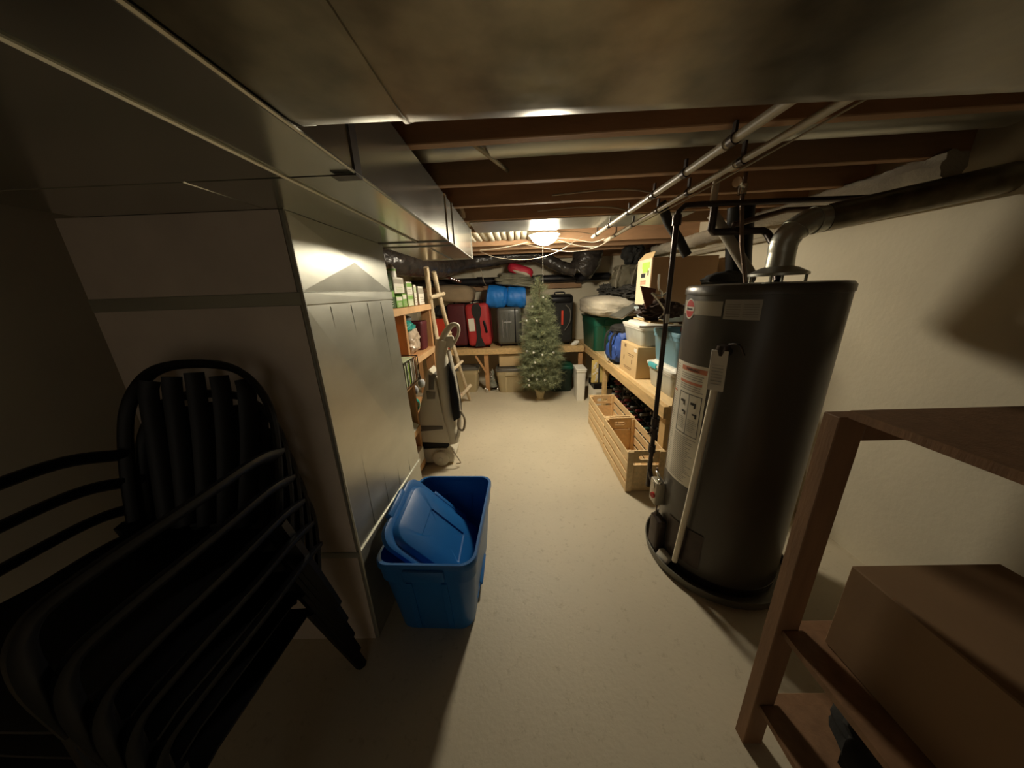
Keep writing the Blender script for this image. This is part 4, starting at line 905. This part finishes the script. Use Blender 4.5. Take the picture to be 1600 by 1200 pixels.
def sprig(bm, p, d, l, nl, cnt):
    for i in range(cnt):
        t = i / cnt; q = p + d * l * t; s = d.orthogonal().normalized(); s = Matrix.Rotation(random.random() * 6.28, 3, d) @ s
        blade(bm, q, (d * random.uniform(.6, 1.3) + s).normalized(), nl * random.uniform(.7, 1.2), .0015)
lv = 30
prof = [(.16, .19), (.25, .27), (.45, .31), (.7, .30), (.95, .25), (1.2, .185), (1.4, .12), (1.55, .05)]
def rad(z):
    for (z0, r0_), (z1_, r1_) in zip(prof, prof[1:]):
        if z <= z1_: return r0_ + (r1_ - r0_) * (z - z0) / (z1_ - z0)
    return prof[-1][1]
for L_ in range(lv):
    z = .20 + (1.48 - .20) * L_ / (lv - 1)
    nbn = max(6, int(13 * (1 - L_ / lv) + 6))
    for k in range(nbn):
        a = 2 * PI * (k + random.random() * .9) / nbn + L_ * 2.4; z_ = z + random.uniform(-.04, .04); el = random.uniform(-.1, .75); rr = max(.03, (rad(z_ + .05) - .03)) * random.uniform(.75, 1.12)
        d = Vector((math.cos(a), math.sin(a), el)).normalized(); p = Vector((TX, TY, z_ - el * rr * .6))
        n_ = max(1, int(rr / .05))
        for j in range(n_ + 1):
            q = p + d * rr * (j + .5) / (n_ + 1)
            for s_ in ((-1, 1) if j < n_ else (0,)):
                dd = (d + Vector((-d.y, d.x, .35 * random.random())) * .8 * s_).normalized(); sprig(nb, q, dd, .08, .066, 20)
        tips.append(p + d * rr)
for k in range(12):
    d = Vector((random.uniform(-.35, .35), random.uniform(-.35, .35), 1)).normalized(); sprig(nb, Vector((TX, TY, 1.47)), d, .13, .06, 24)
part('foliage', nb, needle, tree, sm=False)
vis = [t for t in tips if t.y < TY - .02 and t.z > .25 and abs(t.x - TX) < .2]; random.shuffle(vis)
b = BM(); bmesh.ops.create_icosphere(b, subdivisions=2, radius=.017); bau = None
for k, t in enumerate(vis[:15]):
    if bau is None:
        bau = part('tree_bauble', b, mat('pearl_bauble', (.75, .74, .66), .25, .3), None); o = bau
    else: o = bau.copy(); C.objects.link(o)
    o.location = t + Vector((0, -.012, -.01)); o['label'] = 'small pearly bauble hanging on the artificial christmas tree'; o['category'] = 'ornament'; o['group'] = 'pearly baubles on the tree'

# ------------------------------------------------------------------ birch ladder
ld = thing('birch_ladder', 'rustic ladder of birch poles leaning beside the left shelving', 'ladder', (-.78, 3.7, 0))
RR = [Vector((-.70, 4.02, .03)), Vector((-.76, 3.68, .70)), Vector((-.79, 3.42, 1.17)), Vector((-.815, 3.2, 1.66))]
RL = [Vector((-.85, 3.45, .03)), Vector((-.853, 3.25, .80)), Vector((-.835, 3.06, 1.32)), Vector((-.80, 2.9, 1.68))]
for R_ in (RR, RL):
    b = BM(); tube(b, R_, .023, 10, 8, wob=.25); part('rail', b, birch, ld)
for a_, c_ in ((Vector((-.85, 3.56, .10)), Vector((-.66, 3.95, .25))), (Vector((-.83, 3.28, .56)), Vector((-.68, 3.62, .66))), (Vector((-.83, 3.1, 1.0)), Vector((-.77, 3.5, 1.02))), (Vector((-.81, 2.95, 1.42)), Vector((-.76, 3.32, 1.45)))):
    b = BM(); tube(b, [a_, (a_ + c_) / 2, c_], .018 if a_.z > .2 else .026, 9, 4, wob=.25); part('rung', b, birch, ld)

# ------------------------------------------------------------------ left shelving with contents
SX = -.85
su = thing('shelving_unit', 'rough pine shelving unit on the left beyond the plenum', 'shelf', (-1.2, 2.5, 0))
for y in (1.80, 2.33, 3.03):
    for x in (SX - .088, -1.58):
        b = BM(); box(b, x, x + .088, y, y + .038, 0, 1.66 if x < -1.2 else 1.36, .002, 1); part('post', b, redwood, su, sm=False)
for z, y0, y1, xe in ((1.36, 1.80, 3.08, SX), (.95, 2.37, 3.08, SX), (.81, 1.80, 2.33, SX), (.42, 1.80, 2.33, SX), (.10, 1.80, 2.33, SX), (.42, 2.37, 3.03, -.94), (.10, 2.37, 3.03, -.94)):
    b = BM(); box(b, -1.58, xe - .002, y0, y1, z - .018, z, .001, 1); part('shelf_board', b, redwood, su, sm=False)
    if xe == SX: b = BM(); box(b, SX, SX + .02, y0, y1, z - .05, z - .001, .002, 1); part('front_rail', b, mat('shelf_lumber', (0.58, 0.36, 0.18), 0.65, 0, .15, 6, .08, 30), su, sm=False)
def cart(y0, y1, z0, z1, cols, label, x0=-1.1, x1=SX - .02, name='food_carton'):
    bm = BM(); box(bm, x0, x1, y0, y1, z0, z1, .002, 1); t = solo(name, bm, cols[0], label, 'box', sm=False)
    org = Vector(t.location)
    bm = BM(); h = z1 - z0
    box(bm, x1 - .001, x1 + .001, y0 + .004, y1 - .004, z0 + h * .6, z0 + h * .9); box(bm, x0 + .02, x1 - .01, y0 - .001, y0 + .001, z0 + h * .55, z0 + h * .85)
    bm.transform(Matrix.Translation(-org)); part('printed_band', bm, cols[1], t, world=False, sm=False)
    bm = BM()
    for k in range(3): box(bm, x1, x1 + .0018, y0 + (y1 - y0) * .2, y1 - (y1 - y0) * .2, z0 + h * (.12 + k * .12), z0 + h * (.16 + k * .12))
    bm.transform(Matrix.Translation(-org)); part('print_lines', bm, cols[2], t, world=False, sm=False)
    return t
Z1 = 1.362
cart(2.02, 2.26, Z1, 1.49, (dkgreen_c, green_c, paper), 'dark green carton on the top left shelf next to the plenum')
cart(2.02, 2.24, 1.492, 1.60, (dkgreen_c, dkgreen_c, green_c), 'dark green carton stacked on another at the near end of the top shelf')
cart(2.28, 2.40, Z1, 1.445, (green_c, paper, paper), 'bright green carton, bottom of the white and green stack on the top shelf')
cart(2.41, 2.50, Z1, 1.46, (green_c, paper, ink_g), 'narrow green carton beside the bottom carton of the stack on the top shelf')
cart(2.27, 2.47, 1.465, 1.575, (paper, ink_g, green_c), 'white carton with dark print, upper of the stack on the top shelf')
cart(2.53, 2.66, Z1, 1.45, (palegreen, green_c, paper), 'pale green carton with darker band behind the stack on the top shelf')
cart(2.53, 2.66, 1.453, 1.55, (paper, green_c, ink_g), 'white and green carton on the pale green carton on the top shelf')
cart(2.70, 2.76, Z1, 1.53, (paper, palegreen, ink_g), 'thin white carton leaning near the ladder on the top shelf', name='paper_folder')
cart(2.82, 2.98, Z1, 1.52, (white_p, ink_g, ink_g), 'white carton behind the ladder at the far end of the top shelf')
bt2 = thing('spray_bottle', 'white round bottle with green band on the white and green carton stack', 'bottle', (-.95, 2.38, 1.576))
b = BM(); lathe(b, [(.001, 0), (.035, 0), (.035, .06), (.02, .08), (.015, .09), (.001, .09)], (-.92, 2.38, 1.576), 16); part('bottle_body', b, white_p, bt2)
b = BM(); lathe(b, [(.0355, .045), (.0355, .06)], (-.92, 2.38, 1.576), 16, cap=False); part('green_band', b, green_c, bt2)
# middle shelf contents
pbag = thing('plastic_bag', 'clear crinkled plastic bag on the middle left shelf', 'bag', (-.98, 2.66, .952))
b = BM(); blob(b, (-.98, 2.66, 1.065), (.10, .13, .112), .14, 6, 81, 4, sq=.3, ridge=.15); part('bag_body', b, mat('crinkled_plastic', (.50, .40, .30), .3, 0, .2, 18, .4, 30), pbag)
b = BM(); blob(b, (-.98, 2.6, 1.19), (.10, .14, .055), .2, 6, 82, 4, ridge=.2); solo('teal_cloth', b, mat('teal_cloth', (.01, .26, .22), .6, 0, .3, 12), 'teal and dark green cloth piled on the clear plastic bag', 'cloth')
b = BM(); box(b, -1.12, -.9, 2.46, 2.62, 1.245, 1.27); b.free()
b = BM(); blob(b, (-1.05, 2.70, 1.25), (.12, .10, .04), .15, 5, 83, 3); solo('grey_hat', b, mat('slate_cloth', (.13, .14, .15), .8), 'slate grey folded cloth on the teal cloth', 'cloth')
tote(.22, .18, .26, maroon_f, tp=.9, name='red_bin', label='dark red bin on the middle left shelf behind the far post', loc=(-.98, 2.90, .952), ribs=False, handle=False)
ob_ = thing('bottle', 'orange bottle with white cap beside the plenum on the middle shelf', 'bottle', (-.93, 2.22, .812))
b = BM(); lathe(b, [(.001, 0), (.035, 0), (.035, .22), (.03, .24), (.015, .26), (.001, .26)], (-.93, 2.26, .995), 16); part('bottle_body', b, orange_p, ob_)
b = BM(); lathe(b, [(.016, .26), (.02, .262), (.02, .29), (.001, .292)], (-.93, 2.26, .995), 12); part('cap', b, white_p, ob_)
b = BM(); lathe(b, [(.001, 0), (.035, 0), (.035, .18), (.001, .181)], (-.93, 2.26, .812), 16); solo('green_can', b, green_p, 'green can under the orange bottle behind the file crate', 'can')
# wire file crate
fc = thing('file_crate', 'black wire crate packed with folders at the edge of the left shelf', 'crate', (-.9, 2.17, .812))
FX0, FX1, FY0, FY1, FZ0, FZ1 = -1.08, -.785, 2.02, 2.32, .813, 1.0
b = BM()
for z in (FZ0 + .004, FZ1):
    tube(b, [(FX0, FY0, z), (FX1, FY0, z), (FX1, FY1, z), (FX0, FY1, z), (FX0, FY0, z)], .004, 6)
for x, y in ((FX0, FY0), (FX1, FY0), (FX1, FY1), (FX0, FY1)): cyl(b, (x, y, FZ0), (x, y, FZ1), .004, 6)
part('wire_frame', b, black_m, fc)
b = BM()
for k in range(1, 8): cyl(b, (FX1, FY0 + k * .0375, FZ0), (FX1, FY0 + k * .0375, FZ1), .0018, 4)
part('wire_bars', b, black_m, fc)
cols = [paper, palegreen, dkgreen_c, paper, lime, dkgreen_c, paper, ink_g, birch, paper, orange_p, paper]
nam = ['white', 'pale green', 'dark green', 'second white', 'lime', 'second dark green', 'third white', 'grey', 'kraft', 'fourth white', 'orange', 'last white']
for k in range(12):
    b = BM(); y = FY0 + .012 + k * .0235; box(b, FX0 + .01, FX1 - .008, y, y + .012, FZ0 + .01, FZ1 - .006 - .015 * (k % 3)); part('folder', b, cols[k], fc, sm=False)
b = BM(); box(b, FX0 + .01, FX1 - .005, FY0 + .01, FY0 + .20, FZ1 + .004, FZ1 + .012, 0, 1); solo('paper_pad', b, palegreen, 'pale green pad lying flat on top of the wire file crate', 'paper', sm=False)
# lower shelf: teal toy
def eyed_ball(loc, r, label):
    t = thing('toy_ball', label, 'toy', (loc[0], loc[1], loc[2] - r))
    bm = BM(); blob(bm, loc, (r, r, r), .03, 3, 5, 4); part('ball', bm, teal_p, t)
    for s in (-1, 1):
        d = Vector((.75, -.65 + s * .28, .25)).normalized(); p = Vector(loc) + d * r * .98
        q = d.to_track_quat('Z', 'Y').to_matrix().to_4x4()
        bm = BM(); lathe(bm, [(r * .17, 0), (r * .30, 0), (r * .30, r * .05), (r * .17, r * .05)], p, 14, q); e_ = part('eye_ring', bm, paper, t)
        bm = BM(); lathe(bm, [(.001, 0), (r * .18, 0), (r * .17, r * .04), (.001, r * .045)], p, 12, q); part('pupil', bm, ink, e_)
eyed_ball((-.975, 2.56, .50), .078, 'teal toy ball with two white ringed eyes on the lower left shelf')
b = BM(); blob(b, (-.94, 2.20, .53), (.08, .10, .11), .1, 4, 90, 4); solo('teal_toy', b, teal_p, 'teal rounded toy on the lower shelf left of the near post', 'toy')
b = BM(); cbox(b, (-.87, 2.20, .44), (.09, .17, .006), .001, 1, rot(.2, .5, .1)); solo('paper_sheet', b, paper, 'loose white paper sheet hanging over the lower left shelf edge', 'paper', sm=False)
hp_ = thing('headphones', 'pale grey headphones resting above the teal toy ball', 'headphones', (-.95, 2.62, .58))
b = BM(); tube(b, [(-.93, 2.57, .66), (-.93, 2.60, .74), (-.93, 2.68, .76), (-.93, 2.76, .72), (-.93, 2.78, .66)], .007, 6, 5); part('headband', b, dgrey_p, hp_)
for y in (2.57, 2.78):
    b = BM(); blob(b, (-.93, y, .64), (.035, .025, .045), .02, 2, 3, 3); part('ear_cup', b, mat('silver_grey_plastic', (.45, .47, .48), .4), hp_)
b = BM(); blob(b, (-1.15, 2.78, .575), (.11, .18, .11), .2, 5, 91, 4, ridge=.1); solo('dark_clothes_pile', b, dgreen_p, 'dark pile of clothes behind the headphones on the lower left shelf', 'clothes')
b = BM(); box(b, -1.05, -.83, 2.16, 2.32, .102, .22, .003, 1); solo('shoe_box', b, white_p, 'small white box on the lowest left shelf', 'box', sm=False)
b = BM(); box(b, -1.2, -.95, 2.40, 2.9, .102, .34, .003, 1); solo('storage_box', b, card_d, 'brown box on the lowest left shelf behind the carpet cleaner', 'box', sm=False)

# ------------------------------------------------------------------ carpet cleaner
vc_ = thing('carpet_cleaner', 'upright grey carpet cleaner standing beside the left shelving', 'carpet cleaner', (-.74, 2.4, 0))
def plate(pts, y0, y1, m, name, bev=.006, parent=vc_, label=None):
    bm = BM(); extrude_poly(bm, pts, y0, y1, 'y', bev, 2); return part(name, bm, m, parent, label=label)
Y0, Y1 = 2.375, 2.59
plate([(-.925, .02), (-.60, .02), (-.585, .09), (-.64, .16), (-.925, .16)], Y0 + .005, Y1 + .02, grey_p, 'base_housing', .012)
plate([(-.93, .155), (-.64, .165), (-.60, .21), (-.93, .235)], Y0 + .008, Y1 + .02, black_p, 'base_cover', .008)
plate([(-.905, .225), (-.605, .205), (-.585, .32), (-.64, .40), (-.665, .62), (-.68, .78), (-.735, .86), (-.755, .80), (-.80, .66), (-.86, .47), (-.905, .36)], Y0, Y1, grey_p, 'tank_body', .014)
plate([(-.91, .325), (-.66, .345), (-.66, .375), (-.91, .385)], Y0 - .004, Y1 + .004, dgrey_p, 'tank_band', .003)
plate([(-.745, .70), (-.70, .70), (-.685, .81), (-.73, .83)], Y0 - .002, Y1, dgrey_p, 'tank_handle_recess', .004)
plate([(-.765, .62), (-.70, .62), (-.69, .68), (-.765, .69)], Y0 - .006, Y1 - .02, mat('smoky_tank', (.22, .20, .16), .25), 'smoky_window', .004)
# spine and handle
b = BM(); pts = [(-.60, .22), (-.575, .35), (-.565, .55), (-.565, .80), (-.575, .98), (-.59, 1.12), (-.555, 1.215), (-.49, 1.245), (-.452, 1.22), (-.47, 1.15), (-.52, 1.06), (-.535, .9), (-.52, .6), (-.53, .4), (-.56, .24)]
tube(b, [(-.585, 2.42, .20), (-.61, 2.42, .45), (-.62, 2.42, .75), (-.62, 2.42, .98), (-.60, 2.42, 1.10)], .055, 12, 5, flat=.75); part('spine', b, grey_p, vc_)
hl = [(-.615, 2.42, 1.02), (-.598, 2.42, 1.10), (-.555, 2.42, 1.175), (-.505, 2.42, 1.215), (-.467, 2.42, 1.205), (-.468, 2.42, 1.15), (-.50, 2.42, 1.085), (-.545, 2.42, 1.03)]
b = BM(); tube(b, hl, lambda t: .034 - .022 * min(1, t * 1.6), 10, 6); part('handle_loop', b, grey_p, vc_)
b = BM(); box(b, -.60, -.51, 2.40, 2.44, 1.035, 1.13, .012, 2, None); part('handle_grip', b, grey_p, vc_)
b = BM(); tube(b, [(-.575, 2.40, .20), (-.53, 2.40, .32), (-.515, 2.40, .55), (-.53, 2.40, .80), (-.555, 2.40, 1.02)], .019, 8, 6, flat=.7); part('side_trim', b, mat('light_grey_trim', (.62, .59, .50), .4), vc_)
plate([(-.555, .93), (-.525, .80), (-.505, .60), (-.505, .45), (-.56, .42), (-.57, .6), (-.565, .8)], 2.36, 2.48, black_p, 'black_panel', .004)
b = BM(); lathe(b, [(.001, 0), (.060, 0), (.070, .008), (.070, .04), (.001, .04)], (-.70, Y0 - .035, .075), 28, rot(-PI / 2, 0, 0)); lathe(b, [(.001, 0), (.018, 0), (.020, .006)], (-.70, Y0 - .040, .075), 16, rot(-PI / 2, 0, 0)); wv = part('wheel', b, grey_p, vc_)
b = BM(); cyl(b, (-.70, Y1 + .03, .085), (-.70, Y1 + .06, .085), .070, 28); part('wheel', b, grey_p, vc_)
b = BM(); tube(b, [(-.50, 2.40, .50), (-.47, 2.39, .42), (-.49, 2.38, .33), (-.53, 2.38, .36), (-.52, 2.38, .45)], .010, 8, 5); part('cord_bundle', b, cable_m, vc_)
b = BM(); tube(b, [(-.60, 2.36, .17), (-.55, 2.33, .10), (-.53, 2.34, .04), (-.57, 2.36, .02)], .005, 6, 5); part('power_cord', b, cable_m, vc_)
